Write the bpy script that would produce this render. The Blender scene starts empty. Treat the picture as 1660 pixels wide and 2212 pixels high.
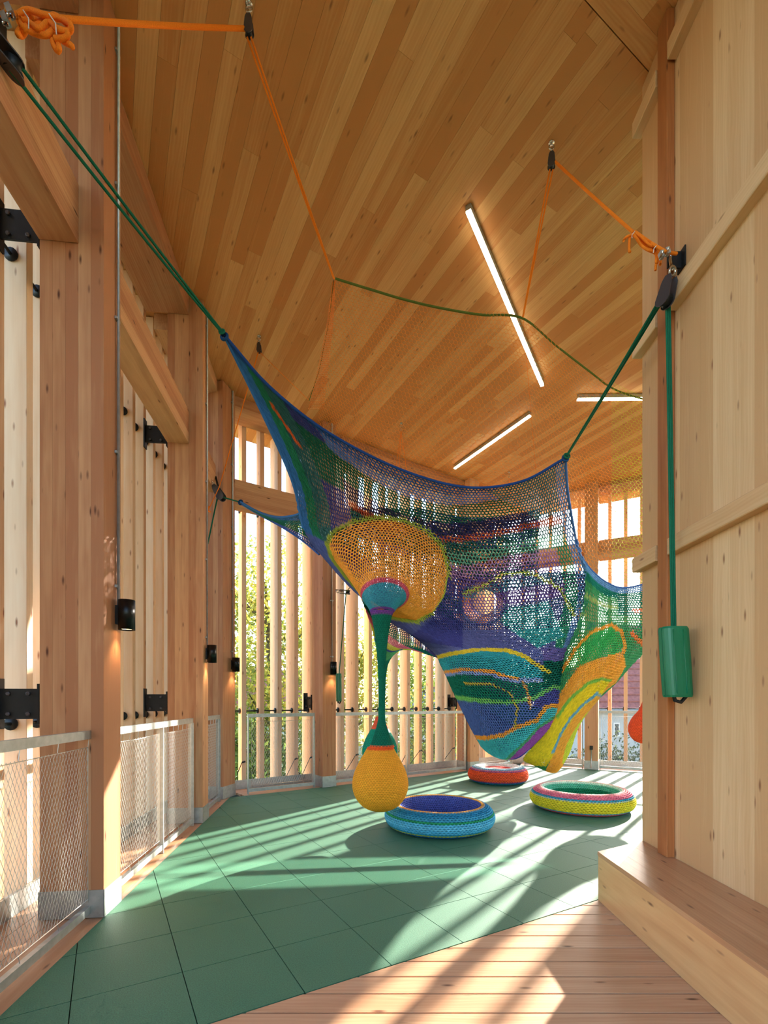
import bpy, math, random
import numpy as np
from mathutils import Vector, Matrix

random.seed(7)
rng = np.random.default_rng(7)
SC = bpy.context.scene
COL = SC.collection
PI = math.pi

# ------------------------------------------------------------------ camera, sky, sun, exposure
F, HX, HY, CAMZ = 1045.0, 830.0, 1515.0, 1.3          # focal length in px of a 1660x2212 frame, horizon row, eye height
cam = bpy.data.cameras.new('camera')
cam.sensor_fit = 'HORIZONTAL'
cam.sensor_width = 36.0
cam.lens = 36.0 * F / 1660.0
cam.shift_x = 0.0
cam.shift_y = (HY - 1106.0) / 1660.0
cam.clip_start, cam.clip_end = 0.02, 500
cam_o = bpy.data.objects.new('camera', cam)
COL.objects.link(cam_o)
cam_o.location = (0, 0, CAMZ)
cam_o.rotation_euler = (PI / 2, 0, 0)
SC.camera = cam_o

SUN_AZ, SUN_EL = math.radians(38.8), math.radians(18.5)   # heading clockwise from +Y
world = bpy.data.worlds.new('sky')
SC.world = world
world.use_nodes = True
wn = world.node_tree.nodes
wn.clear()
w_out = wn.new('ShaderNodeOutputWorld')
w_bg = wn.new('ShaderNodeBackground')
w_sky = wn.new('ShaderNodeTexSky')
w_sky.sky_type = 'NISHITA'
w_sky.sun_disc = False
w_sky.sun_elevation = SUN_EL
w_sky.sun_rotation = SUN_AZ
w_sky.altitude = 200
w_sky.air_density = 1.0
w_sky.dust_density = 1.3
w_sky.ozone_density = 1.2
w_bg.inputs['Strength'].default_value = 0.55
world.node_tree.links.new(w_sky.outputs[0], w_bg.inputs['Color'])
world.node_tree.links.new(w_bg.outputs[0], w_out.inputs['Surface'])

sun = bpy.data.lights.new('sun', 'SUN')
sun.energy = 15.0
sun.angle = math.radians(0.7)
sun.color = (1.0, 0.93, 0.82)
sun_o = bpy.data.objects.new('sun', sun)
COL.objects.link(sun_o)
sd = Vector((math.sin(SUN_AZ) * math.cos(SUN_EL), math.cos(SUN_AZ) * math.cos(SUN_EL), math.sin(SUN_EL)))
sun_o.rotation_euler = sd.to_track_quat('Z', 'Y').to_euler()
sun_o.location = (30, 40, 20)

SC.view_settings.view_transform = 'Standard'
SC.view_settings.look = 'None'
SC.view_settings.exposure = 0.68
SC.view_settings.gamma = 1.0
SC.view_settings.use_curve_mapping = False
SC.cycles.max_bounces = 7
SC.cycles.diffuse_bounces = 4
SC.cycles.glossy_bounces = 3
SC.cycles.sample_clamp_indirect = 6.0
SC.cycles.caustics_reflective = False
SC.cycles.caustics_refractive = False
SC.cycles.adaptive_threshold = 0.05
SC.cycles.adaptive_min_samples = 14

# ------------------------------------------------------------------ helpers
def S(r, g, b):
    f = lambda c: (c / 255.0 / 12.92) if c / 255.0 <= 0.04045 else ((c / 255.0 + 0.055) / 1.055) ** 2.4
    return (f(r), f(g), f(b))

def at(px, py, d):
    """point at depth d seen at a pixel of the photograph"""
    return np.array([(px - HX) * d / F, d, CAMZ + (HY - py) * d / F])

def atz(px, py, z):
    return at(px, py, F * (CAMZ - z) / (py - HY))

def proj(P):
    P = np.asarray(P, float)
    y = np.maximum(P[..., 1], 0.05)
    return HX + F * P[..., 0] / y, HY - F * (P[..., 2] - CAMZ) / y

def zc(y):                                   # underside of the ceiling, sloping gently away
    return 5.73 - 0.027 * y

def atc(px, py, below=0.0):                  # point on the ceiling seen at a pixel
    k = (HY - py) / F
    d = (5.73 - below - CAMZ) / (k + 0.027)
    return at(px, py, d)

def link(o, parent=None):
    COL.objects.link(o)
    if parent is not None:
        o.parent = parent
    return o

def tag(o, label=None, cat=None, group=None, kind=None):
    if label: o['label'] = label
    if cat: o['category'] = cat
    if group: o['group'] = group
    if kind: o['kind'] = kind
    return o

def thing(name, label, cat, loc=(0, 0, 0), group=None):
    o = bpy.data.objects.new(name, None)
    o.empty_display_size = 0.1
    o.location = loc
    link(o)
    tag(o, label, cat, group)
    return o

class MB:
    """collects vertices and faces in world space; build() links them as ONE mesh object with its origin at org"""
    def __init__(self):
        self.v, self.f, self.c = [], [], []
    def add(self, vs, fs):
        b = len(self.v)
        self.v += [tuple(map(float, p)) for p in vs]
        self.f += [tuple(i + b for i in q) for q in fs]
        return self
    def box(self, c, ax, ay, az, sx, sy, sz):
        c, ax, ay, az = (np.asarray(q, float) for q in (c, ax, ay, az))
        vs = [c + ax * sx * i / 2 + ay * sy * j / 2 + az * sz * k / 2 for i in (-1, 1) for j in (-1, 1) for k in (-1, 1)]
        return self.add(vs, [(0, 1, 3, 2), (4, 6, 7, 5), (0, 4, 5, 1), (2, 3, 7, 6), (0, 2, 6, 4), (1, 5, 7, 3)])
    def abox(self, x0, x1, y0, y1, z0, z1):
        return self.box(((x0 + x1) / 2, (y0 + y1) / 2, (z0 + z1) / 2), (1, 0, 0), (0, 1, 0), (0, 0, 1), x1 - x0, y1 - y0, z1 - z0)
    def tube(self, path, r, n=8, caps=True, closed=False):
        P = [np.asarray(p, float) for p in path]
        m = len(P)
        rs = r if hasattr(r, '__len__') else [r] * m
        base = len(self.v)
        up = None
        for i in range(m):
            a = P[(i - 1) % m] if (closed or i > 0) else P[i]
            b = P[(i + 1) % m] if (closed or i < m - 1) else P[i]
            t = b - a
            t /= (np.linalg.norm(t) + 1e-12)
            if up is None:
                up = np.array([0, 0, 1.0]) if abs(t[2]) < 0.9 else np.array([1.0, 0, 0])
            s = np.cross(t, up); s /= (np.linalg.norm(s) + 1e-12)
            up = np.cross(s, t)
            for k in range(n):
                an = 2 * PI * k / n
                self.v.append(tuple(P[i] + rs[i] * (math.cos(an) * s + math.sin(an) * up)))
        for i in range(m if closed else m - 1):
            j = (i + 1) % m
            for k in range(n):
                l = (k + 1) % n
                self.f.append((base + i * n + k, base + i * n + l, base + j * n + l, base + j * n + k))
        if caps and not closed:
            self.f.append(tuple(base + k for k in range(n)))
            self.f.append(tuple(base + (m - 1) * n + n - 1 - k for k in range(n)))
        return self
    def lathe(self, prof, n, c, axis=(0, 0, 1), closed=False):
        """prof: list of (radius, height) along axis"""
        ax = np.asarray(axis, float); ax /= np.linalg.norm(ax)
        s = np.cross(ax, (0, 1, 0) if abs(ax[1]) < 0.9 else (1, 0, 0)); s /= np.linalg.norm(s)
        u = np.cross(ax, s)
        c = np.asarray(c, float)
        base, m = len(self.v), len(prof)
        for r, h in prof:
            for k in range(n):
                an = 2 * PI * k / n
                self.v.append(tuple(c + ax * h + r * (math.cos(an) * s + math.sin(an) * u)))
        for i in range(m if closed else m - 1):
            j = (i + 1) % m
            for k in range(n):
                l = (k + 1) % n
                self.f.append((base + i * n + k, base + i * n + l, base + j * n + l, base + j * n + k))
        if not closed:
            self.f.append(tuple(base + n - 1 - k for k in range(n)))
            self.f.append(tuple(base + (m - 1) * n + k for k in range(n)))
        return self
    def build(self, name, m, parent=None, smooth=False, org=None):
        v = np.array(self.v)
        off = np.zeros(3)
        if parent is not None:
            top = parent
            while top.parent is not None: top = top.parent
            if top.type == 'EMPTY': off = np.array(top.location)
        me = bpy.data.meshes.new(name)
        me.from_pydata((v - (off if org is None else np.array(org))).tolist(), [], self.f)
        me.materials.append(m)
        if smooth:
            me.polygons.foreach_set('use_smooth', [True] * len(me.polygons))
        me.update()
        o = bpy.data.objects.new(name, me)
        link(o, parent)
        if org is not None:
            o.location = org
        return o

def clip(poly, a, b, c):
    """keep the part of a convex polygon where a*x+b*y<=c"""
    out = []
    for i in range(len(poly)):
        p, q = poly[i], poly[(i + 1) % len(poly)]
        dp, dq = a * p[0] + b * p[1] - c, a * q[0] + b * q[1] - c
        if dp <= 0: out.append(p)
        if (dp < 0) != (dq < 0) and abs(dp - dq) > 1e-9:
            t = dp / (dp - dq)
            out.append((p[0] + t * (q[0] - p[0]), p[1] + t * (q[1] - p[1])))
    res = []
    for p in out:
        if not res or abs(p[0] - res[-1][0]) + abs(p[1] - res[-1][1]) > 1e-4: res.append(p)
    if len(res) > 1 and abs(res[0][0] - res[-1][0]) + abs(res[0][1] - res[-1][1]) < 1e-4: res.pop()
    return res

def area(p):
    return abs(sum(p[i][0] * p[(i + 1) % len(p)][1] - p[(i + 1) % len(p)][0] * p[i][1] for i in range(len(p)))) / 2 if len(p) > 2 else 0

def clip_to(poly, region):
    """clip to a convex counter-clockwise region"""
    for i in range(len(region)):
        (x0, y0), (x1, y1) = region[i], region[(i + 1) % len(region)]
        a, b = (y1 - y0), -(x1 - x0)
        poly = clip(poly, a, b, a * x0 + b * y0)
        if len(poly) < 3: return []
    return poly

def slab(name, poly, z0, z1, m, parent=None, ang=0.0, bevel=0.0):
    """prism over a 2-D polygon; z0, z1 numbers or functions of y; local X turned to ang so wood grain follows it"""
    if sum((poly[(i + 1) % len(poly)][0] - poly[i][0]) * (poly[(i + 1) % len(poly)][1] + poly[i][1]) for i in range(len(poly))) > 0:
        poly = poly[::-1]
    cx, cy = sum(p[0] for p in poly) / len(poly), sum(p[1] for p in poly) / len(poly)
    g0 = z0 if callable(z0) else (lambda y: z0)
    g1 = z1 if callable(z1) else (lambda y: z1)
    ca, sa = math.cos(-ang), math.sin(-ang)
    n = len(poly)
    vs = []
    rings = [(g0, 1.0, 0.0), (g1, 1.0, 0.0)] if bevel == 0 else [(g0, 1.0, 0.0), (g1, 1.0, -bevel), (g1, 0.0, 0.0)]
    for (g, full, dz) in rings:
        for p in poly:
            x, y = p[0] - cx, p[1] - cy
            if full == 0.0:
                L = math.hypot(x, y); k = max(0.0, (L - bevel * 1.4)) / max(L, 1e-6)
                x, y = x * k, y * k
            vs.append((x * ca - y * sa, x * sa + y * ca, g(p[1]) + dz))
    fs = [tuple(range(n - 1, -1, -1)), tuple(range((len(rings) - 1) * n, len(rings) * n))]
    for k in range(len(rings) - 1):
        for i in range(n):
            j = (i + 1) % n
            fs.append((k * n + i, k * n + j, (k + 1) * n + j, (k + 1) * n + i))
    me = bpy.data.meshes.new(name)
    me.from_pydata(vs, [], fs)
    me.materials.append(m)
    o = bpy.data.objects.new(name, me)
    o.location = (cx, cy, 0)
    o.rotation_euler = (0, 0, ang)
    link(o, parent)
    if parent is not None:
        o.location = Vector((cx, cy, 0)) - parent.location
    return o

_bar = {}
def bar(name, p0, p1, w, h, m, parent=None, side=None, bevel=0.004):
    """straight timber or steel bar from p0 to p1; local X runs along it, w across along 'side', h the third way; mesh shared by size"""
    p0, p1 = Vector(p0), Vector(p1)
    L = (p1 - p0).length
    key = (round(L, 3), round(w, 4), round(h, 4), m.name, bevel)
    me = _bar.get(key)
    if me is None:
        b = min(bevel, w * 0.3, h * 0.3)
        vs, fs = [], []
        sec = [(-w / 2 + b, -h / 2), (w / 2 - b, -h / 2), (w / 2, -h / 2 + b), (w / 2, h / 2 - b), (w / 2 - b, h / 2), (-w / 2 + b, h / 2), (-w / 2, h / 2 - b), (-w / 2, -h / 2 + b)] if b > 0 else [(-w / 2, -h / 2), (w / 2, -h / 2), (w / 2, h / 2), (-w / 2, h / 2)]
        n = len(sec)
        for x in (0, L):
            vs += [(x, y, z) for y, z in sec]
        fs = [(i, (i + 1) % n, n + (i + 1) % n, n + i)[::-1] for i in range(n)] + [tuple(range(n)), tuple(range(2 * n - 1, n - 1, -1))]
        me = bpy.data.meshes.new(name)
        me.from_pydata(vs, [], fs)
        me.materials.append(m)
        _bar[key] = me
    x = (p1 - p0).normalized()
    s = Vector(side) if side is not None else (Vector((0, 0, 1)).cross(x) if abs(x.z) < 0.9 else Vector((1, 0, 0)))
    s = (s - x * s.dot(x)).normalized()
    t = x.cross(s)
    M = Matrix((x, s, t)).transposed().to_4x4()
    M.translation = p0
    o = bpy.data.objects.new(name, me)
    link(o, parent)
    if parent is not None:
        pm = Matrix.Translation(parent.location) if parent.parent is None else Matrix.Translation(parent.location + parent.parent.location)
        o.matrix_basis = pm.inverted() @ M
    else:
        o.matrix_basis = M
    return o
# ------------------------------------------------------------------ materials (all procedural)
def nodes_of(name):
    m = bpy.data.materials.new(name)
    m.use_nodes = True
    nt = m.node_tree
    return m, nt, nt.nodes, nt.links, nt.nodes['Principled BSDF']

def wood(name, light, dark, knot, rough=0.55, spread=0.8, knots=1.0, fine=1.0, scale=1.0):
    """grain runs along local X; every object gets its own tone and its own stretch of grain"""
    m, nt, N, L, bs = nodes_of(name)
    tc = N.new('ShaderNodeTexCoord')
    oi = N.new('ShaderNodeObjectInfo')
    mul = N.new('ShaderNodeVectorMath'); mul.operation = 'MULTIPLY_ADD'
    cmb = N.new('ShaderNodeCombineXYZ')
    L.new(oi.outputs['Random'], cmb.inputs[0]); L.new(oi.outputs['Random'], cmb.inputs[1]); L.new(oi.outputs['Random'], cmb.inputs[2])
    mul.inputs[1].default_value = (63.0, 41.0, 29.0)
    L.new(cmb.outputs[0], mul.inputs[0]); L.new(tc.outputs['Object'], mul.inputs[2])
    def noise(sc, detail, dist=0.0):
        mp = N.new('ShaderNodeMapping'); mp.inputs['Scale'].default_value = tuple(q * scale for q in sc)
        L.new(mul.outputs[0], mp.inputs[0])
        nz = N.new('ShaderNodeTexNoise'); nz.inputs['Scale'].default_value = 1.0; nz.inputs['Detail'].default_value = detail
        nz.inputs['Distortion'].default_value = dist
        L.new(mp.outputs[0], nz.inputs['Vector'])
        return nz
    g1 = noise((0.9, 16, 16), 3, 0.6)
    g2 = noise((3.0, 90, 90), 2, 0.2)
    # cathedral rings: sine over a slowly wandering offset
    wv = N.new('ShaderNodeTexWave'); wv.wave_type = 'BANDS'; wv.bands_direction = 'Y'
    wv.inputs['Scale'].default_value = 9.0; wv.inputs['Distortion'].default_value = 11.0; wv.inputs['Detail'].default_value = 2.0; wv.inputs['Detail Scale'].default_value = 0.6
    mpw = N.new('ShaderNodeMapping'); mpw.inputs['Scale'].default_value = (0.35 * scale, 1.6 * scale, 1.6 * scale)
    L.new(mul.outputs[0], mpw.inputs[0]); L.new(mpw.outputs[0], wv.inputs['Vector'])
    a1 = N.new('ShaderNodeMath'); a1.operation = 'MULTIPLY_ADD'; a1.inputs[1].default_value = 0.70
    L.new(g1.outputs[0], a1.inputs[0])
    a0 = N.new('ShaderNodeMath'); a0.operation = 'MULTIPLY'; a0.inputs[1].default_value = 0.10
    L.new(wv.outputs['Fac'], a0.inputs[0]); L.new(a0.outputs[0], a1.inputs[2])
    a2 = N.new('ShaderNodeMath'); a2.operation = 'MULTIPLY_ADD'; a2.inputs[1].default_value = 0.22 * fine
    L.new(g2.outputs[0], a2.inputs[0]); L.new(a1.outputs[0], a2.inputs[2])
    a3 = N.new('ShaderNodeMath'); a3.operation = 'MULTIPLY_ADD'; a3.inputs[1].default_value = spread
    L.new(oi.outputs['Random'], a3.inputs[0]); L.new(a2.outputs[0], a3.inputs[2])
    rp = N.new('ShaderNodeValToRGB')
    rp.color_ramp.elements[0].position = 0.30; rp.color_ramp.elements[0].color = light + (1,)
    rp.color_ramp.elements[1].position = 0.62 + spread * 0.85; rp.color_ramp.elements[1].color = dark + (1,)
    L.new(a3.outputs[0], rp.inputs[0])
    # knots
    mpk = N.new('ShaderNodeMapping'); mpk.inputs['Scale'].default_value = (3.6 * scale, 13.0 * scale, 13.0 * scale)
    L.new(mul.outputs[0], mpk.inputs[0])
    vo = N.new('ShaderNodeTexVoronoi'); vo.inputs['Scale'].default_value = 1.0; vo.inputs['Randomness'].default_value = 1.0
    L.new(mpk.outputs[0], vo.inputs['Vector'])
    kr = N.new('ShaderNodeValToRGB')
    kr.color_ramp.elements[0].position = 0.04; kr.color_ramp.elements[0].color = (knots, knots, knots, 1)
    kr.color_ramp.elements[1].position = 0.14; kr.color_ramp.elements[1].color = (0, 0, 0, 1)
    L.new(vo.outputs['Distance'], kr.inputs[0])
    mx = N.new('ShaderNodeMix'); mx.data_type = 'RGBA'
    L.new(kr.outputs[0], mx.inputs['Factor']); L.new(rp.outputs[0], mx.inputs['A']); mx.inputs['B'].default_value = knot + (1,)
    L.new(mx.outputs['Result'], bs.inputs['Base Color'])
    bs.inputs['Roughness'].default_value = rough
    bs.inputs['Specular IOR Level'].default_value = 0.35
    bp = N.new('ShaderNodeBump'); bp.inputs['Strength'].default_value = 0.12; bp.inputs['Distance'].default_value = 0.01
    L.new(a2.outputs[0], bp.inputs['Height']); L.new(bp.outputs[0], bs.inputs['Normal'])
    return m

def plain(name, col, rough=0.5, metal=0.0, emit=None, es=0.0, noise=0.0, nscale=40.0, bump=0.0, spec=0.5):
    m, nt, N, L, bs = nodes_of(name)
    bs.inputs['Base Color'].default_value = col + (1,)
    bs.inputs['Roughness'].default_value = rough
    bs.inputs['Metallic'].default_value = metal
    bs.inputs['Specular IOR Level'].default_value = spec
    if emit:
        bs.inputs['Emission Color'].default_value = emit + (1,); bs.inputs['Emission Strength'].default_value = es
    if noise or bump:
        tc = N.new('ShaderNodeTexCoord')
        nz = N.new('ShaderNodeTexNoise'); nz.inputs['Scale'].default_value = nscale; nz.inputs['Detail'].default_value = 3
        L.new(tc.outputs['Object'], nz.inputs['Vector'])
        rp = N.new('ShaderNodeValToRGB')
        rp.color_ramp.elements[0].position = 0.3; rp.color_ramp.elements[1].position = 0.7
        rp.color_ramp.elements[0].color = tuple(c * (1 - noise) for c in col) + (1,)
        rp.color_ramp.elements[1].color = tuple(min(1, c * (1 + noise)) for c in col) + (1,)
        L.new(nz.outputs[0], rp.inputs[0]); L.new(rp.outputs[0], bs.inputs['Base Color'])
        if bump:
            bp = N.new('ShaderNodeBump'); bp.inputs['Strength'].default_value = bump; bp.inputs['Distance'].default_value = 0.004
            L.new(nz.outputs[0], bp.inputs['Height']); L.new(bp.outputs[0], bs.inputs['Normal'])
    return m

def yarn_mat(name='yarn'):
    m, nt, N, L, bs = nodes_of(name)
    at_ = N.new('ShaderNodeAttribute'); at_.attribute_name = 'Col'
    L.new(at_.outputs['Color'], bs.inputs['Base Color'])
    bs.inputs['Roughness'].default_value = 0.85
    bs.inputs['Specular IOR Level'].default_value = 0.15
    tc = N.new('ShaderNodeTexCoord')
    nz = N.new('ShaderNodeTexNoise'); nz.inputs['Scale'].default_value = 260; nz.inputs['Detail'].default_value = 1
    L.new(tc.outputs['Object'], nz.inputs['Vector'])
    bp = N.new('ShaderNodeBump'); bp.inputs['Strength'].default_value = 0.35; bp.inputs['Distance'].default_value = 0.003
    L.new(nz.outputs[0], bp.inputs['Height']); L.new(bp.outputs[0], bs.inputs['Normal'])
    return m

M = {}
M['larch'] = wood('larch_glulam', S(224, 178, 132), S(178, 120, 82), S(92, 50, 30), spread=0.55)
M['fin'] = wood('larch_slat', S(240, 212, 180), S(222, 180, 138), S(150, 96, 66), spread=0.45, rough=0.7)
M['ceil'] = wood('ceiling_board_wood', S(236, 188, 126), S(206, 140, 80), S(122, 70, 38), spread=0.7, knots=0.65)
M['spruce'] = wood('spruce_panel', S(232, 196, 150), S(206, 160, 112), S(136, 84, 54), spread=0.55, knots=0.9)
M['post'] = wood('dark_larch_post', S(190, 122, 70), S(150, 84, 42), S(88, 46, 26), spread=0.4)
M['deck'] = wood('deck_board_wood', S(226, 186, 148), S(194, 144, 106), S(112, 72, 50), spread=0.5, rough=0.40)
M['bench'] = wood('bench_panel_wood', S(226, 184, 130), S(196, 142, 94), S(120, 76, 50), spread=0.4, rough=0.32)
M['benchtop'] = wood('bench_top_wood', S(208, 160, 118), S(174, 122, 84), S(110, 66, 44), spread=0.4, rough=0.3)
M['tile'] = plain('green_rubber', S(54, 114, 82), 0.66, noise=0.3, nscale=170, bump=0.25, spec=0.9)
M['joint'] = plain('dark_joint', S(30, 52, 42), 0.9)
M['steel'] = plain('galvanised_steel', S(176, 182, 180), 0.42, 0.75, noise=0.12, nscale=25)
M['wire'] = plain('stainless_wire', S(206, 206, 200), 0.35, 0.9)
M['black'] = plain('black_steel', S(22, 23, 25), 0.5, 0.2)
M['lampb'] = plain('black_lamp', S(18, 18, 18), 0.35, 0.3)
M['gun'] = plain('gunmetal', S(84, 80, 84), 0.4, 0.6)
M['lens'] = plain('lamp_glow', S(255, 226, 180), 0.4, emit=S(255, 214, 150), es=6.0)
M['led'] = plain('led_diffuser', S(255, 244, 220), 0.4, emit=S(255, 238, 205), es=7.0)
M['chrome'] = plain('bright_steel', S(196, 190, 178), 0.25, 1.0)
M['orange'] = plain('orange_rope', S(242, 128, 30), 0.8, noise=0.12, nscale=300, bump=0.3, spec=0.2)
M['dgreen'] = plain('dark_green_rope', S(18, 98, 70), 0.75, noise=0.15, nscale=300, bump=0.3, spec=0.2)
M['moss'] = plain('moss_rope', S(92, 104, 40), 0.8, noise=0.2, nscale=200, spec=0.2)
M['pad'] = plain('green_vinyl', S(0, 108, 70), 0.36, noise=0.06, nscale=6)
M['twine'] = plain('white_tie', S(226, 214, 196), 0.7)
M['yarn'] = yarn_mat()
M['netorange'] = plain('orange_mesh_yarn', S(246, 150, 62), 0.8, spec=0.2)
M['netlime'] = plain('lime_mesh_yarn', S(206, 206, 70), 0.8, spec=0.2)
M['roofing'] = plain('roof_underlay', S(120, 84, 54), 0.9)
M['seam'] = plain('dark_seam', S(52, 34, 22), 0.9)
M['slabm'] = plain('slab_grey', S(120, 112, 102), 0.9)
M['bark'] = plain('tree_bark', S(104, 92, 78), 0.95, noise=0.35, nscale=9, bump=0.5)
M['ground'] = plain('ground_grass', S(112, 122, 92), 1.0, noise=0.3, nscale=0.8)
M['render'] = plain('grey_render', S(186, 190, 190), 0.9, noise=0.05, nscale=2)
M['renderw'] = plain('white_render', S(224, 222, 214), 0.9, noise=0.05, nscale=2)
M['rooftile'] = plain('clay_roof', S(152, 96, 86), 0.85, noise=0.22, nscale=7)
M['roofgrey'] = plain('grey_roof', S(140, 146, 152), 0.8, noise=0.15, nscale=5)
M['glass'] = plain('window_glass', S(70, 78, 84), 0.12, spec=0.8)
M['frame'] = plain('white_frame', S(236, 236, 232), 0.5)
def leaf_mat(name, c1, c2):
    m, nt, N, L, bs = nodes_of(name)
    tc = N.new('ShaderNodeTexCoord')
    nz = N.new('ShaderNodeTexNoise'); nz.inputs['Scale'].default_value = 2.6; nz.inputs['Detail'].default_value = 4
    L.new(tc.outputs['Object'], nz.inputs['Vector'])
    rp = N.new('ShaderNodeValToRGB'); rp.color_ramp.elements[0].position = 0.38; rp.color_ramp.elements[1].position = 0.62
    rp.color_ramp.elements[0].color = c1 + (1,); rp.color_ramp.elements[1].color = c2 + (1,)
    L.new(nz.outputs[0], rp.inputs[0]); L.new(rp.outputs[0], bs.inputs['Base Color'])
    bs.inputs['Roughness'].default_value = 0.7
    tr = N.new('ShaderNodeBsdfTranslucent'); L.new(rp.outputs[0], tr.inputs['Color'])
    mx = N.new('ShaderNodeMixShader'); mx.inputs[0].default_value = 0.4
    L.new(bs.outputs[0], mx.inputs[1]); L.new(tr.outputs[0], mx.inputs[2])
    L.new(mx.outputs[0], N['Material Output'].inputs['Surface'])
    return m
M['leaf'] = leaf_mat('autumn_leaf', S(128, 150, 62), S(206, 190, 84))
M['leafd'] = leaf_mat('green_leaf', S(86, 118, 52), S(140, 160, 74))
M['hedge'] = leaf_mat('hedge_leaf', S(62, 82, 56), S(112, 122, 92))
# ------------------------------------------------------------------ the plan: one side of a hexagonal hall
A30 = (-0.5, 0.866025)            # direction of tile joints and ceiling boards
B60 = (0.866025, 0.5)
class Facade:
    def __init__(self, p0, heading):
        h = math.radians(heading)
        self.p0 = np.array(p0, float)
        self.t = np.array([math.sin(h), math.cos(h)])
        self.n = np.array([-math.cos(h), math.sin(h)])      # outward, to the left of travel
        self.ang = math.atan2(self.t[1], self.t[0])
    def p(self, s, o, z=None):
        q = self.p0 + self.t * s + self.n * o
        return (q[0], q[1]) if z is None else (q[0], q[1], z)
    def quad(self, s0, s1, o0, o1):
        return [self.p(s0, o0), self.p(s1, o0), self.p(s1, o1), self.p(s0, o1)]
FL = Facade((-1.367, 0.0), -6.3)
C1 = (-2.05, 6.57)
FF = Facade((-2.0, 6.60), 55.7)
C2 = FF.p(5.74, 0)
FR = Facade(C2, 117.0)
C3 = FR.p(5.74, 0)
FG = Facade(C3, 177.0)
C4 = FG.p(5.74, 0)
def offset_corner(fa, fb, o):
    # intersection of both facade lines moved outward by o
    a0, b0 = fa.p0 + fa.n * o, fb.p0 + fb.n * o
    Mx = np.array([fa.t, -fb.t]).T
    k = np.linalg.solve(Mx, b0 - a0)
    q = a0 + fa.t * k[0]
    return (q[0], q[1])
# counter-clockwise interior outline, the corner columns' line
inner = [FL.p(-1.3, 0), C4, C3, C2, offset_corner(FL, FF, 0.0)]
def outline(o):
    return [FL.p(-1.3, o), FG.p(5.74, o), offset_corner(FR, FG, o), offset_corner(FF, FR, o), offset_corner(FL, FF, o)]

# ---- floor
floor = slab('floor', outline(0.58), -0.35, -0.03, M['joint'])
tag(floor, 'green rubber tiled floor with timber decking in the foreground', None, kind='structure')
region = inner
TS, C0, B0 = 0.4505, 0.323, 2.045
tiles = 0
for i in range(-6, 26):
    for j in range(0, 26):
        c, b = C0 + i * TS, B0 + j * TS
        g = 0.0022
        pts = []
        for cc, bb in ((c + g, b + g), (c + TS - g, b + g), (c + TS - g, b + TS - g), (c + g, b + TS - g)):
            pts.append((cc * B60[0] + bb * A30[0], cc * B60[1] + bb * A30[1]))
        q = clip_to(pts, region)
        if area(q) < 0.004: continue
        cx = sum(p[0] for p in q) / len(q); cy = sum(p[1] for p in q) / len(q)
        if cx > 1.9 and cy < 3.3: continue
        if cx > 6.2: continue
        slab('rubber_tile', q, -0.03, 0.0, M['tile'], floor, math.radians(30))
        tiles += 1
# timber border boards outside the tiles, up to the kerb
for fa, s0, s1 in ((FL, -1.2, 6.55), (FF, 0.1, 5.7), (FR, 0.02, 5.7)):
    for o0, o1 in ((0.0, 0.138), (0.142, 0.28), (0.284, 0.422), (0.426, 0.55)):
        slab('border_board', fa.quad(s0 + o0 * (-0.1), s1 + (o1 * 0.5), o0, o1), -0.03, -0.002, M['deck'], floor, fa.ang)
# deck boards in the foreground
edge_b = B0 - 0.004
y0 = 3.082 - 0.133 * 17
for k in range(19):
    ya, yb = y0 + k * 0.133 + 0.0048, y0 + (k + 1) * 0.133 - 0.0048
    q = [(-1.25, ya), (1.80, ya), (1.80, yb), (-1.25, yb)]
    q = clip(q, A30[0], A30[1], edge_b)
    if area(q) < 0.002: continue
    slab('deck_board', q, -0.03, 0.0, M['deck'], floor, 0.0, bevel=0.003)
slab('deck_batten', [(-1.2, 0.7), (1.8, 0.7), (1.8, 3.12), (1.78, 3.12), (-1.2, 1.42)], -0.032, -0.024, M['post'], floor)
# kerb upstand along the outer edge
for i, (fa, s0, s1) in enumerate(((FL, -1.2, 6.75), (FF, -0.1, 6.0), (FR, -0.3, 6.0))):
    k = slab('baseboard_%s' % ('left', 'far', 'right')[i], fa.quad(s0, s1, 0.552, 0.572), -0.03, 0.13, M['steel'], None, fa.ang)
    tag(k, None, None, kind='structure')

# ---- ceiling
ro = outline(1.15)
ceiling = slab('ceiling', ro, lambda y: zc(y) + 0.05, lambda y: zc(y) + 0.35, M['seam'])
tag(ceiling, 'orange larch plank ceiling', None, kind='structure')
an = math.atan2(A30[1], A30[0])
cw, ncb = 0.126, 0
BSEAM = 1.975                                   # panel seam: beyond it the boards turn by 90 degrees
c = -3.6
while c < 9.5:
    # staggered panels: joints at panel seams every 1.9-4 m
    b = -3.0 + rng.uniform(0, 2.0)
    while b < 10.5:
        ln = rng.choice([1.6, 2.3, 3.1, 4.2])
        g = 0.0006
        pts = [(cc * B60[0] + bb * A30[0], cc * B60[1] + bb * A30[1]) for cc, bb in ((c + g, b + g), (c + cw - g, b + g), (c + cw - g, b + ln - g), (c + g, b + ln - g))]
        q = clip_to(pts, ro)
        q = clip(q, -A30[0], -A30[1], -(BSEAM + 0.003)) if len(q) > 2 else q
        if area(q) > 0.003:
            P = np.array([(p[0], p[1], zc(p[1])) for p in q])
            x, y = proj(P)
            ok = (P[:, 1] > 0.6) & (x > -250) & (x < 1900) & (y > -420)
            if ok.any():
                slab('ceiling_board', q, lambda y: zc(y), lambda y: zc(y) + 0.049, M['ceil'], ceiling, an)
                ncb += 1
        b += ln
    c += cw
b = BSEAM - 0.003
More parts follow.
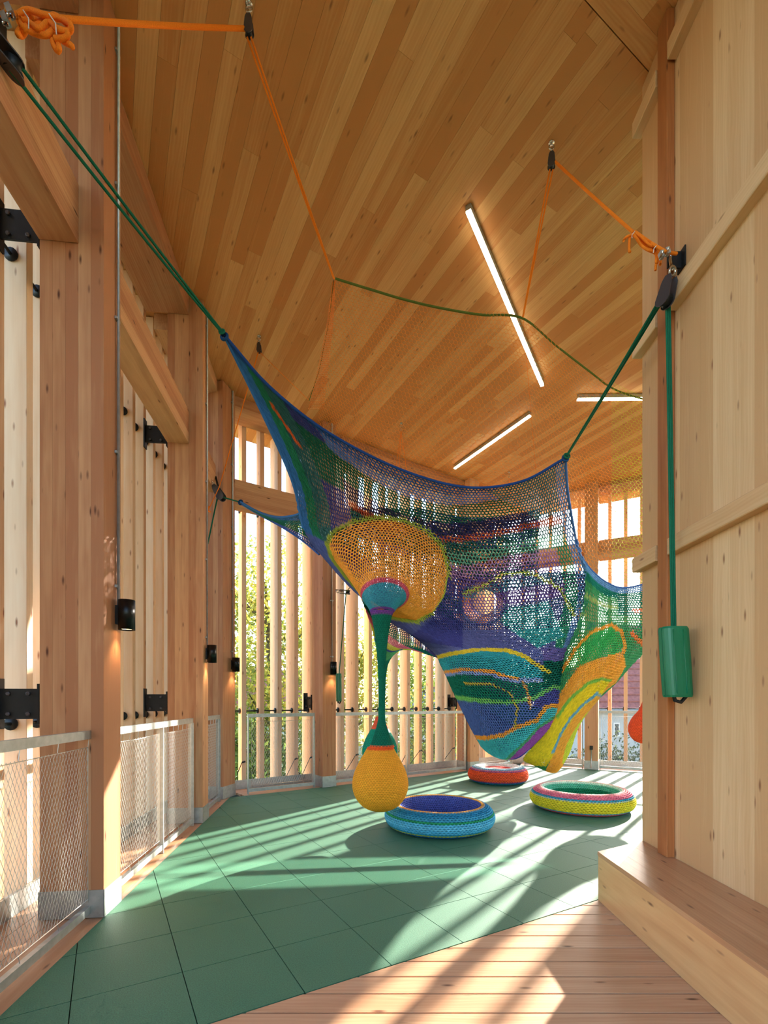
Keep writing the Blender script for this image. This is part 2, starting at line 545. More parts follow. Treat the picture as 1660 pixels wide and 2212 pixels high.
while b > -1.2:
    c = 0.2 + rng.uniform(0, 1.2)
    while c < 5.0:
        ln = rng.choice([1.6, 2.3, 3.1])
        pts = [(cc * B60[0] + bb * A30[0], cc * B60[1] + bb * A30[1]) for cc, bb in ((c, b - cw + 0.001), (c + ln - 0.001, b - cw + 0.001), (c + ln - 0.001, b), (c, b))]
        q = clip_to(pts, ro)
        if area(q) > 0.003:
            P = np.array([(p[0], p[1], zc(p[1])) for p in q])
            x, y = proj(P)
            if ((P[:, 1] > 0.6) & (x > 700) & (x < 2300) & (y > -900)).any():
                slab('ceiling_board', q, lambda y: zc(y), lambda y: zc(y) + 0.049, M['ceil'], ceiling, math.radians(30))
                ncb += 1
        c += ln
    b -= cw
print('tiles', tiles, 'ceiling boards', ncb)

# ---- right wall
wall = MB().abox(1.845, 2.02, -0.6, 3.39, 0.0, 5.60).build('wall_right', M['spruce'])
tag(wall, 'pale spruce board wall beside the bench', None, kind='structure')
y = 3.40
while y > 0.2:
    w = float(rng.choice([0.09, 0.105, 0.12]))
    bar('wall_board', (1.834, y - w / 2, 0.0), (1.834, y - w / 2, zc(y) - 0.003), w - 0.0006, 0.02, M['spruce'], wall, side=(0, 1, 0), bevel=0.0)
    y -= w
eb = bar('wall_end_board', (1.935, 3.405, 0.0), (1.935, 3.405, zc(3.4) - 0.003), 0.22, 0.024, M['spruce'], wall, side=(1, 0, 0), bevel=0.002)
for i, (z0, z1) in enumerate(((2.214, 2.315), (3.735, 3.845), (5.30, 5.41))):
    for a, b_ in ((0.2, 3.015), (3.15, 3.44)):
        t = bar('trim_%d' % (i + 1), (1.799, a, (z0 + z1) / 2), (1.799, b_, (z0 + z1) / 2), z1 - z0, 0.066, M['spruce'], wall, side=(0, 0, 1))
        t.name = 'wall_rail'
po = thing('timber_post', 'dark orange square timber post standing against the pale board wall', 'post', (1.80, 3.08, 0.32))
bar('post_shaft', (1.798, 3.083, 0.322), (1.798, 3.083, zc(3.1) - 0.004), 0.050, 0.108, M['post'], po, side=(1, 0, 0))

# ---- bench
bn = thing('timber_bench', 'low pale timber bench step in front of the board wall', 'bench', (1.6, 1.8, 0))
bx0, bx1 = 1.40, 1.822
fr = [(bx0, 0.35), (bx0 + 0.03, 0.35), (bx0 + 0.03, 3.178), (bx0, 3.16)]
slab('front_panel', fr, 0.002, 0.292, M['bench'], bn, PI / 2)
slab('end_panel', [(bx0 + 0.032, 3.152), (bx1, 3.377), (bx1, 3.405), (bx0 + 0.032, 3.18)], 0.002, 0.292, M['bench'], bn, math.radians(30))
xs = [bx0 - 0.004, bx0 + 0.14, bx0 + 0.285, bx1]
for k in range(3):
    a, b_ = xs[k] + 0.0006, xs[k + 1] - 0.0006
    e = lambda x: 3.163 + (x - bx0) * 0.575
    slab('seat_board', [(a, 0.35), (b_, 0.35), (b_, e(b_)), (a, e(a))], 0.293, 0.32, M['benchtop'], bn, PI / 2, bevel=0.002)

# ---- timber columns on the facades
def column(fa, s, w, label, d=0.36, base=None, ang=None, o0=0.0):
    b = fa.p(s + w / 2, o0 + d / 2)
    r = thing('timber_column', label, 'column', (b[0], b[1], 0), 'glulam columns along the slat screen')
    n = 5
    for k in range(n):
        oa = o0 + d * (k + 0.5) / n
        q = fa.p(s + w / 2, oa)
        bar('lamella', (q[0], q[1], 0.012), (q[0], q[1], zc(q[1]) - 0.003), w, d / n - 0.0006, M['larch'], r, side=(fa.t[0], fa.t[1], 0), bevel=0.0)
    e = 0.006
    sh = MB()
    for (sa, sb, oa, ob) in ((s - e, s + w + e, o0 - e, o0 - 0.001), (s - e, s + w + e, o0 + d + 0.001, o0 + d + e), (s - e, s - 0.001, o0 - e, o0 + d + e), (s + w + 0.001, s + w + e, o0 - e, o0 + d + e)):
        c4 = fa.quad(sa, sb, oa, ob)
        cx, cy = np.mean(np.array(c4), axis=0)
        sh.box((cx, cy, 0.085), (fa.t[0], fa.t[1], 0), (fa.n[0], fa.n[1], 0), (0, 0, 1), sb - sa, ob - oa, 0.165)
    sh.build('base_shoe', M['steel'], r)
    return r
column(FL, 0.66, 0.235, 'timber column at the left edge of the hall nearest the viewer')
column(FL, 2.93, 0.235, 'broad glulam column in the left foreground with a large black lamp')
column(FL, 5.196, 0.235, 'second glulam column from the left foreground')
FK = Facade((-2.135, 6.40), 14.0)
column(FK, 0.0, 0.30, 'corner glulam column where the left screen meets the far screen', d=0.36)
column(FF, 1.27, 0.225, 'far glulam column beside the small green pad', o0=-0.05)
column(FF, 4.36, 0.225, 'far glulam column behind the orange crocheted ring', o0=-0.02)
column(FR, 1.24, 0.235, 'sunlit orange column on the far right with a socket box')
column(FR, 4.3, 0.235, 'glulam column on the right screen hidden beyond the board wall')
column(FG, 3.6, 0.235, 'glulam column on the right hand screen')

# ---- beams between the columns
def beam(fa, s0, s1, z0, z1, o, w, label, name='timber_beam'):
    r = thing(name, label, 'beam', fa.p((s0 + s1) / 2, o, z0), 'glulam beams along the slat screen')
    n = 3
    if callable(z1):
        a, b = fa.p(s0, o), fa.p(s1, o)
        h0 = z1(min(a[1], b[1])) - z0
        slab('beam_body', fa.quad(s0, s1, o - w / 2, o + w / 2), z0, lambda y: z1(y) - 0.003, M['larch'], r, fa.ang).location.z = 0
        for ch in r.children: ch.location.z = -z0
    else:
        for k in range(n):
            za, zb = z0 + (z1 - z0) * k / n, z0 + (z1 - z0) * (k + 1) / n
            p0, p1 = fa.p(s0, o, (za + zb) / 2), fa.p(s1, o, (za + zb) / 2)
            bar('lamella', p0, p1, zb - za - 0.0005, w, M['larch'], r, side=(0, 0, 1), bevel=0.0)
    return r
beam(FL, 0.90, 2.925, 4.04, 4.39, 0.25, 0.22, 'thick middle beam butting the left foreground column')
beam(FL, 3.17, 5.19, 4.04, 4.39, 0.25, 0.22, 'middle beam between the first two left columns')
beam(FL, 5.436, 6.40, 4.04, 4.39, 0.25, 0.22, 'short middle beam ending at the corner column')
beam(FF, -0.16, 1.265, 4.04, 4.39, 0.25, 0.22, 'middle beam right of the corner column')
beam(FF, 1.50, 4.355, 4.04, 4.39, 0.25, 0.22, 'long middle beam behind the crocheted net')
beam(FF, 4.59, 5.62, 4.04, 4.39, 0.25, 0.22, 'short middle beam at the far corner')
beam(FR, 0.06, 1.235, 4.04, 4.39, 0.25, 0.22, 'middle beam left of the sunlit far right column')
beam(FR, 1.48, 4.295, 4.04, 4.39, 0.25, 0.22, 'middle beam right of the sunlit far right column')
beam(FG, 0.2, 5.6, 4.04, 4.39, 0.25, 0.22, 'middle beam of the right hand screen')
for fa, s0, s1, lb in ((FL, 0.90, 2.925, 'top beam under the ceiling at the left edge'), (FL, 3.17, 5.19, 'top beam under the ceiling between the left columns'), (FL, 5.436, 6.55, 'short top beam under the ceiling before the corner column'),
                       (FF, -0.2, 1.265, 'top beam under the ceiling right of the corner column'), (FF, 1.50, 4.355, 'long top beam under the ceiling behind the net'), (FF, 4.59, 5.66, 'short top beam under the ceiling at the far corner'),
                       (FR, 0.04, 1.235, 'top beam left of the sunlit far right column'), (FR, 1.48, 4.295, 'top beam right of the sunlit far right column'), (FG, 0.2, 5.6, 'top beam of the right hand screen')):
    beam(fa, s0, s1, 5.41, zc, 0.36, 0.44, lb)
# ------------------------------------------------------------------ slat screens with tie rods, washers and brackets
DEP = [.33, .17, .17, .32, .35, .33, .19, .31, .34, .17, .14, .24, .24, .17, .15, .21, .33, .20, .18, .31, .26, .17, .33, .19]
def disc(mb, c, ax, r, h):
    mb.lathe([(r, -h / 2), (r, h / 2 - 0.004), (r * 0.75, h / 2)], 14, c, ax)
def screen(fa, s_first, n, label, skip=(), cols=(), dep=DEP):
    r = thing('slat_screen', label, 'screen', fa.p(s_first + n * 0.141, 0.75, -3.0), 'slat screens around the hall')
    rods = {1.155: MB(), 4.18: MB()}
    for k in range(n):
        s1 = s_first + 0.282 * k
        if k in skip: continue
        d = dep[k % len(dep)]
        q = fa.p(s1 - 0.034, 0.60 + d / 2)
        bar('slat', (q[0], q[1], -3.0), (q[0], q[1], 5.72 - 0.027 * q[1] - 0.005), 0.068, d, M['fin'], r, side=(fa.t[0], fa.t[1], 0), bevel=0.003)
    t3 = (fa.t[0], fa.t[1], 0)
    for z in (1.155, 4.18):
        m = MB()
        m.tube([fa.p(s_first - 0.2, 0.69, z), fa.p(s_first + 0.282 * (n - 1) + 0.05, 0.69, z)], 0.011, 8)
        m.build('tie_rod', M['black'], r, True)
        for k in range(n):
            if k in skip: continue
            s1 = s_first + 0.282 * k
            m = MB()
            disc(m, fa.p(s1 - 0.068 - 0.008, 0.69, z), t3, 0.042, 0.016)
            m.build('washer', M['black'], r, True)
    for cs, cw in cols:
        for z in (1.285, 4.13):
            m = MB()
            c = fa.p(cs + 0.02, 0.49, z)
            m.box(c, t3, (fa.n[0], fa.n[1], 0), (0, 0, 1), 0.012, 0.235, 0.18)
            c = fa.p(cs + 0.055, 0.372, z)
            m.box(c, t3, (fa.n[0], fa.n[1], 0), (0, 0, 1), 0.10, 0.012, 0.24)
            c = fa.p(cs + 0.02, 0.593, z)
            m.box(c, t3, (fa.n[0], fa.n[1], 0), (0, 0, 1), 0.07, 0.012, 0.30)
            bk = m.build('bracket', M['black'], r)
            for dz in (-0.06, 0.06):
                for oo in (0.43, 0.54):
                    MB().lathe([(0.013, 0), (0.013, 0.010), (0.008, 0.014)], 8, fa.p(cs + 0.0138, oo, z + dz), (-fa.t[0], -fa.t[1], 0)).build('bolt', M['gun'], bk)
    return r
screen(FL, -0.66, 27, 'tall timber slat screen along the left side', cols=((2.93, .235), (5.196, .235)))
scF = screen(FF, 0.04, 22, 'tall timber slat screen across the far side with trees beyond', cols=((1.27, .225), (4.36, .225)))
screen(FR, 0.0, 21, 'sunlit timber slat screen at the far right with houses beyond', cols=((1.24, .235), (4.3, .235)), dep=[.10, .085, .11])
screen(FG, 0.1, 20, 'timber slat screen on the right hand side past the board wall', dep=[.10, .085])
# wire stays seen low behind the far railings
for i, (px, py, qx, qy) in enumerate(((513, 1672, 523, 1647), (619, 1677, 637, 1640), (653, 1674, 670, 1637), (746, 1668, 769, 1631), (868, 1647, 876, 1632), (888, 1648, 907, 1622), (961, 1640, 978, 1617))):
    st = thing('wire_stay', '', 'stay', (0, 0, 0), 'dark wire stays behind the far railing')
    d0 = 7.05 + (px - 513) * 0.0052
    a, b = at(px, py, d0 - 0.05), at(qx, qy, d0 + 0.02)
    st.location = a
    tag(st, ('dark wire stay low behind the far railing, number %s from the corner column' % ('first', 'second', 'third', 'fourth', 'fifth', 'sixth', 'seventh')[i]).replace(', number', ','))
    MB().tube([a, b], 0.006, 6).build('cable', M['black'], st, True)
    MB().tube([b, b + np.array([0.045, 0.02, 0.012])], 0.014, 6).build('clamp', M['black'], st, True)

# ------------------------------------------------------------------ railings with cable mesh
def railing(fa, s0, s1, label, posts=(), o=0.085, zt=1.125, cell=(0.030, 0.062), wr=0.0011, ends=(1, 1)):
    r = thing('guard_railing', label, 'railing', fa.p((s0 + s1) / 2, o, 0), 'steel framed mesh railings')
    t3, n3 = (fa.t[0], fa.t[1], 0), (fa.n[0], fa.n[1], 0)
    def piece(name, sa, sb, za, zb, oo=0.0, w=0.018):
        m = MB()
        m.box(fa.p((sa + sb) / 2, o + oo, (za + zb) / 2), t3, n3, (0, 0, 1), sb - sa, w, zb - za)
        return m.build(name, M['steel'], r)
    piece('top_rail', s0, s1, zt - 0.05, zt, 0, 0.03)
    piece('bottom_rail', s0, s1, 0.03, 0.075, 0, 0.03)
    ps = ([s0] if ends[0] else []) + list(posts) + ([s1 - 0.012] if ends[1] else [])
    for k, p in enumerate(ps):
        piece('post', p, p + 0.012, 0.0, zt - 0.05, 0.006, 0.055)
    # lacing cable and diamond mesh
    cuts = sorted(set([s0] + list(posts) + [s1]))
    for a, b in zip(cuts[:-1], cuts[1:]):
        a, b = a + 0.05, b - 0.035
        z0, z1 = 0.115, zt - 0.10
        m = MB()
        m.tube([fa.p(a, o, z0), fa.p(b, o, z0), fa.p(b, o, z1), fa.p((a + b) / 2, o, z1 - 0.012), fa.p(a, o, z1)], 0.0028, 5, closed=True)
        for k in range(7):
            s = a + (b - a) * k / 6
            m.tube([fa.p(s, o, z1), fa.p(s + 0.012, o, zt - 0.05)], 0.0022, 4)
            m.tube([fa.p(s, o, z0), fa.p(s + 0.012, o, 0.075)], 0.0022, 4)
        m.build('edge_cable', M['wire'], r)
        nu = max(4, int((b - a) / cell[0])); nv = int((z1 - z0) / (cell[1] / 2))
        i, j = np.meshgrid(np.arange(nu + 1), np.arange(nv + 1), indexing='ij')
        E0, E1 = [], []
        def node(ii, jj):
            s = a + (b - a) * np.clip((ii + 0.5 * (jj % 2)) / nu, 0, 1)
            z = z0 + (z1 - z0) * jj / nv
            q = fa.p0[None, :] + s[:, None] * fa.t[None, :] + o * fa.n[None, :]
            return np.column_stack([q, z])
        ii, jj = i[:, :-1].ravel(), j[:, :-1].ravel()
        up = jj + 1
        odd = jj % 2
        for d in (0, 1):
            i2 = ii + d - 1 + odd
            ok = (i2 >= 0) & (i2 <= nu)
            E0.append(node(ii[ok], jj[ok])); E1.append(node(i2[ok], up[ok]))
        strands('wire_mesh', np.concatenate(E0), np.concatenate(E1), wr, M['wire'], r, sides=3)
    return r

def strands(name, A, B, r, mat, parent, sides=4, ca=None, cb=None, stretch=0.0):
    """every edge A[i]-B[i] becomes a short open prism; one mesh for the whole piece"""
    off = np.array(parent.location) if parent is not None else np.zeros(3)
    A = A - off; B = B - off
    n = len(A)
    r = np.broadcast_to(np.asarray(r, float), (n,))
    t = B - A
    L = np.linalg.norm(t, axis=1)
    ok = L > 1e-5
    A, B, t, L, r = A[ok], B[ok], t[ok], L[ok], r[ok]
    if ca is not None: ca, cb = ca[ok], cb[ok]
    n = len(A)
    t = t / L[:, None]
    if stretch:
        A = A - t * (r * stretch)[:, None]; B = B + t * (r * stretch)[:, None]
    ref = np.where(np.abs(t[:, 2:3]) > 0.8, np.array([[0.0, 1.0, 0.3]]), np.array([[0.0, 0.3, 1.0]]))
    s = np.cross(t, ref); s /= np.linalg.norm(s, axis=1)[:, None]
    u = np.cross(s, t)
    V = np.empty((n, 2, sides, 3))
    for k in range(sides):
        an = 2 * PI * k / sides + 0.4
        dv = (math.cos(an) * s + math.sin(an) * u) * r[:, None]
        V[:, 0, k] = A + dv; V[:, 1, k] = B + dv
    base = (np.arange(n) * 2 * sides)[:, None, None]
    k = np.arange(sides); l = (k + 1) % sides
    q = np.stack([k, l, sides + l, sides + k], axis=1)[None]
    Fc = (base + q).reshape(-1)
    me = bpy.data.meshes.new(name)
    nf = n * sides
    me.vertices.add(n * 2 * sides); me.vertices.foreach_set('co', V.reshape(-1))
    me.loops.add(nf * 4); me.loops.foreach_set('vertex_index', Fc.astype(np.int32))
    me.polygons.add(nf); me.polygons.foreach_set('loop_start', (np.arange(nf) * 4).astype(np.int32))
    me.polygons.foreach_set('loop_total', np.full(nf, 4, np.int32))
    me.polygons.foreach_set('use_smooth', np.ones(nf, bool))
    me.update(calc_edges=True)
    if ca is not None:
        at_ = me.color_attributes.new('Col', 'FLOAT_COLOR', 'POINT')
        C = np.ones((n, 2, sides, 4))
        C[:, 0, :, :3] = ca[:, None, :]; C[:, 1, :, :3] = cb[:, None, :]
        at_.data.foreach_set('color', C.reshape(-1))
    me.materials.append(mat)
    o = bpy.data.objects.new(name, me)
    link(o, parent)
    o['kind'] = 'stuff'
    return o

railing(FL, 0.92, 2.955, 'steel mesh railing at the left edge of the foreground', ends=(0, 1))
railing(FL, 3.17, 5.10, 'steel mesh railing between the two left columns, with a middle post', posts=(4.17,))
railing(FL, 5.44, 6.33, 'short steel mesh railing before the corner column')
railing(FF, 0.17, 1.20, 'steel mesh railing right of the corner column', cell=(0.034, 0.068), wr=0.0013)
railing(FF, 1.51, 4.34, 'long steel mesh railing behind the yellow ball', posts=(2.95,), cell=(0.034, 0.068), wr=0.0013)
railing(FF, 4.60, 5.62, 'steel mesh railing behind the orange ring', cell=(0.036, 0.07), wr=0.0013)
railing(FR, 0.10, 1.20, 'steel mesh railing left of the sunlit far right column', cell=(0.04, 0.08), wr=0.0016)
railing(FR, 1.50, 4.2, 'sunlit steel mesh railing at the far right', posts=(2.9,), cell=(0.04, 0.08), wr=0.0016)

# ------------------------------------------------------------------ lamps with conduits
def wall_lamp(fa, s, o, label, z=1.80, r=0.05):
    b = fa.p(s, o - r - 0.012, z)
    t = thing('wall_lamp', label, 'lamp', b, 'black cylinder lamps on the columns')
    m = MB()
    m.lathe([(r - 0.006, -0.085), (r, -0.095), (r, 0.095), (r - 0.006, 0.095), (r - 0.006, 0.09)], 20, b)
    hs = m.build('housing', M['lampb'], t, True)
    MB().lathe([(r - 0.008, -0.086), (r - 0.008, -0.084)], 16, b).build('lens', M['lens'], hs)
    MB().box(fa.p(s, o - 0.009, z), (fa.t[0], fa.t[1], 0), (fa.n[0], fa.n[1], 0), (0, 0, 1), 0.045, 0.017, 0.12).build('mount', M['lampb'], t)
    c = fa.p(s, o - 0.012)
    top = zc(c[1]) - 0.01
    cd = MB().tube([(c[0], c[1], z + 0.06), (c[0], c[1], top)], 0.009, 8).build('conduit', M['steel'], t, True)
    z2 = z + 0.18
    while z2 < top:
        MB().box(fa.p(s, o - 0.006, z2), (fa.t[0], fa.t[1], 0), (fa.n[0], fa.n[1], 0), (0, 0, 1), 0.05, 0.014, 0.016).build('clip', M['steel'], cd)
        z2 += 0.85
    li = bpy.data.lights.new('lamp_light', 'SPOT')
    li.energy = 5; li.color = (1.0, 0.72, 0.40); li.spot_size = math.radians(95); li.spot_blend = 0.8; li.shadow_soft_size = 0.03
    lo = bpy.data.objects.new('lamp_light', li)
    link(lo, t)
    lo.location = (0, 0, -0.10)
    return t
wall_lamp(FL, 3.10, -0.002, 'large black cylinder lamp on the left foreground column', z=1.85)
wall_lamp(FL, 5.33, -0.002, 'black cylinder lamp on the second left column', z=1.82)
wall_lamp(FK, 0.22, -0.002, 'black cylinder lamp on the corner column')
wall_lamp(FF, 1.42, -0.052, 'black cylinder lamp on the far column beside the green pad')

def linear_light(p0, p1, label):
    p0, p1 = np.array(p0), np.array(p1)
    t = thing('linear_light', label, 'ceiling light', (p0 + p1) / 2, 'LED strip lights on the ceiling')
    bar('housing', p0 + (0, 0, 0.035), p1 + (0, 0, 0.035), 0.05, 0.05, M['steel'], t, bevel=0.002)
    bar('diffuser', p0, p1, 0.044, 0.02, M['led'], t, bevel=0.002)
    return t
linear_light(atc(1012, 456, 0.062), atc(1172, 833, 0.062), 'long LED strip light slanting across the ceiling')
linear_light(atc(1146, 898, 0.062), atc(983, 1012, 0.062), 'short LED strip light above the far side of the net')
linear_light(atc(1248, 863, 0.062), atc(1450, 861, 0.062), 'LED strip light running behind the right wall')
so = thing('socket_box', 'small grey socket box low on the sunlit far right column', 'socket', FR.p(1.36, -0.012, 0.42))
MB().box(FR.p(1.36, -0.03, 0.42), (FR.t[0], FR.t[1], 0), (FR.n[0], FR.n[1], 0), (0, 0, 1), 0.055, 0.035, 0.075).build('box', M['black'], so)
MB().tube([FR.p(1.36, -0.02, 0.39), FR.p(1.36, -0.02, 0.03)], 0.012, 8).build('pipe', M['steel'], so, True)
# ------------------------------------------------------------------ crocheted net
def cr(P, t, axis):
    """Catmull-Rom through the control points along an axis, t in control index units"""
    n = P.shape[axis]
    i = np.clip(np.floor(t).astype(int), 0, n - 2)
    f = t - i
    g = lambda k: np.take(P, np.clip(k, 0, n - 1), axis=axis)
    sh = [1] * P.ndim; sh[axis] = len(t)
    f = f.reshape(sh)
    p0, p1, p2, p3 = g(i - 1), g(i), g(i + 1), g(i + 2)
    first = (i == 0).reshape(sh); last = (i == n - 2).reshape(sh)
    p0 = np.where(first, 2 * p1 - p2, p0); p3 = np.where(last, 2 * p2 - p1, p3)
    return 0.5 * (2 * p1 + (p2 - p0) * f + (2 * p0 - 5 * p1 + 4 * p2 - p3) * f ** 2 + (3 * p1 - p0 - 3 * p2 + p3) * f ** 3)

class Surf:
    """smooth surface through a grid of points; rows run along v, columns along u"""
    def __init__(self, rows, world=False, fine=(160, 160)):
        G = np.array([[q if world else at(*q) for q in row] for row in rows], float)
        self.nr, self.nc = G.shape[:2]
        self.fine = fine
        D = cr(G, np.linspace(0, self.nr - 1, fine[0] + 1), 0)
        self.T = cr(D, np.linspace(0, self.nc - 1, fine[1] + 1), 1)
    def __call__(self, u, v):
        a = np.clip(v, 0, 1) * self.fine[0]; b = np.clip(u, 0, 1) * self.fine[1]
        i = np.minimum(a.astype(int), self.fine[0] - 1); j = np.minimum(b.astype(int), self.fine[1] - 1)
        fa, fb = (a - i)[..., None], (b - j)[..., None]
        T = self.T
        return (T[i, j] * (1 - fa) + T[i + 1, j] * fa) * (1 - fb) + (T[i, j + 1] * (1 - fa) + T[i + 1, j + 1] * fa) * fb

class LoftSurf(Surf):
    """same, from an explicit table of world points T[v][u]"""
    def __init__(self, T):
        self.T = np.asarray(T, float)
        self.fine = (self.T.shape[0] - 1, self.T.shape[1] - 1)

def lin(c):
    c = np.asarray(c, float) / 255.0
    return np.where(c <= 0.04045, c / 12.92, ((c + 0.055) / 1.055) ** 2.4)

def hexnet(name, surf, nu, nv, colour, r, parent, v0=0.0, v1=1.0, keep=None, a=0.17, cap=0.34, sides=4, wob=0.0, mat=None, jit=0.10):
    k, j = np.meshgrid(np.arange(2 * nu + 1), np.arange(nv + 1), indexing='ij')
    u = k / (2.0 * nu)
    v = np.clip((j + np.where((k + j) % 2 == 1, a, -a)) / nv, 0, 1)
    if wob:
        u = np.clip(u + rng.normal(0, wob / (2 * nu), u.shape) * (k % (2 * nu) != 0), 0, 1)
        v = np.clip(v + rng.normal(0, wob / nv, v.shape) * (j % nv != 0), 0, 1)
    P = surf(u, v0 + (v1 - v0) * v)
    x, y = proj(P)
    C = lin(colour(x, y, u, v)) * (1 + rng.normal(0, jit, u.shape))[..., None]
    C = np.clip(C, 0.002, 0.95)
    A = [P[:-1, :], P[:, :-1][((k + j) % 2 == 1)[:, :-1]]]
    B = [P[1:, :], P[:, 1:][((k + j) % 2 == 1)[:, :-1]]]
    m = ((k + j) % 2 == 1)[:, :-1]
    A = np.concatenate([P[:-1, :].reshape(-1, 3), P[:, :-1][m]])
    B = np.concatenate([P[1:, :].reshape(-1, 3), P[:, 1:][m]])
    ca = np.concatenate([C[:-1, :].reshape(-1, 3), C[:, :-1][m]])
    cb = np.concatenate([C[1:, :].reshape(-1, 3), C[:, 1:][m]])
    if keep is not None:
        mx, my = proj((A + B) / 2)
        ok = keep(mx, my)
        A, B, ca, cb = A[ok], B[ok], ca[ok], cb[ok]
    L = np.linalg.norm(A - B, axis=1)
    rr = np.minimum(r, L * cap)
    return strands(name, A, B, rr, mat or M['yarn'], parent, sides, ca, cb, 0.3)

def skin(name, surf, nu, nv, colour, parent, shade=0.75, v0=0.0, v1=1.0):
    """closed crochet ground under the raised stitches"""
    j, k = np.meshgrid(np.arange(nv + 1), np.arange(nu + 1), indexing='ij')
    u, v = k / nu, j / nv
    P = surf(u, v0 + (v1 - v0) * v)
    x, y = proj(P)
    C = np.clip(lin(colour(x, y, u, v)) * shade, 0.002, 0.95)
    off = np.array(parent.location)
    me = bpy.data.meshes.new(name)
    idx = (j * (nu + 1) + k)
    q = np.stack([idx[:-1, :-1], idx[:-1, 1:], idx[1:, 1:], idx[1:, :-1]], axis=-1).reshape(-1, 4)
    me.from_pydata((P.reshape(-1, 3) - off).tolist(), [], q.tolist())
    at_ = me.color_attributes.new('Col', 'FLOAT_COLOR', 'POINT')
    CC = np.ones((P.shape[0] * P.shape[1], 4)); CC[:, :3] = C.reshape(-1, 3)
    at_.data.foreach_set('color', CC.reshape(-1))
    me.polygons.foreach_set('use_smooth', [True] * len(me.polygons))
    me.materials.append(M['yarn'])
    o = bpy.data.objects.new(name, me)
    link(o, parent)
    return o

def inside(x, y, poly):
    r = np.zeros(np.shape(x), bool)
    n = len(poly)
    for i in range(n):
        x0, y0 = poly[i]; x1, y1 = poly[(i + 1) % n]
        if y0 == y1: continue
        c = ((y0 > y) != (y1 > y)) & (x < (x1 - x0) * (y - y0) / (y1 - y0) + x0)
        r ^= c
    return r
def near(x, y, line, w):
    r = np.zeros(np.shape(x), bool)
    for (x0, y0), (x1, y1) in zip(line[:-1], line[1:]):
        dx, dy = x1 - x0, y1 - y0
        t = np.clip(((x - x0) * dx + (y - y0) * dy) / (dx * dx + dy * dy), 0, 1)
        r |= np.hypot(x - x0 - t * dx, y - y0 - t * dy) < w
    return r
def below(x, y, line):
    xs, ys = zip(*line)
    return y > np.interp(x, xs, ys)

def put(C, mask, col):
    C[mask] = col

net = thing('crocheted_net', 'huge crocheted climbing net in blue, green, purple and orange hanging under the ceiling', 'net', tuple(at(1000, 1640, 5.5)))

FRONT = [
 [(485, 725, 3.60), (585, 838, 3.95), (710, 935, 4.30), (860, 1012, 4.60), (1000, 1052, 4.70), (1122, 1042, 4.55), (1222, 990, 4.30)],
 [(556, 870, 4.05), (645, 950, 4.35), (750, 1020, 4.60), (870, 1075, 4.85), (1000, 1105, 4.95), (1130, 1095, 4.85), (1227, 1060, 4.55)],
 [(630, 1035, 4.55), (695, 1080, 4.70), (775, 1110, 4.80), (880, 1140, 4.95), (1010, 1165, 5.10), (1142, 1160, 5.05), (1240, 1140, 4.85)],
 [(655, 1140, 4.85), (710, 1165, 4.85), (780, 1190, 4.85), (895, 1215, 4.95), (1020, 1240, 5.15), (1152, 1235, 5.15), (1266, 1225, 5.10)],
 [(715, 1222, 5.05), (775, 1262, 4.95), (840, 1290, 4.90), (930, 1300, 4.98), (1030, 1310, 5.15), (1160, 1305, 5.18), (1272, 1290, 5.30)],
 [(790, 1298, 5.15), (850, 1345, 5.05), (905, 1362, 5.00), (965, 1362, 5.02), (1040, 1362, 5.10), (1150, 1360, 5.15), (1252, 1352, 5.32)],
 [(925, 1398, 5.20), (950, 1405, 5.08), (985, 1408, 5.00), (1030, 1408, 5.00), (1090, 1412, 5.02), (1165, 1418, 5.12), (1225, 1412, 5.34)],
 [(955, 1440, 5.25), (975, 1450, 5.10), (1008, 1455, 5.02), (1055, 1455, 5.00), (1112, 1462, 5.02), (1175, 1475, 5.14), (1222, 1470, 5.36)],
 [(985, 1505, 5.32), (1005, 1515, 5.18), (1035, 1520, 5.10), (1078, 1522, 5.08), (1125, 1522, 5.10), (1180, 1528, 5.20), (1212, 1532, 5.38)],
 [(1018, 1572, 5.40), (1035, 1582, 5.30), (1058, 1588, 5.24), (1090, 1590, 5.22), (1122, 1586, 5.24), (1158, 1580, 5.32), (1186, 1574, 5.42)],
 [(1040, 1612, 5.46), (1052, 1624, 5.42), (1068, 1634, 5.40), (1086, 1640, 5.40), (1104, 1640, 5.40), (1124, 1632, 5.43), (1150, 1612, 5.47)],
]
front = Surf(FRONT, fine=(220, 220))
vr = lambda k: k / 10.0
RIM = [(709, 1172), (722, 1150), (762, 1128), (818, 1119), (872, 1125), (922, 1146), (956, 1182), (969, 1232), (962, 1282), (940, 1320), (900, 1340), (850, 1332), (802, 1298), (752, 1246), (720, 1204)]

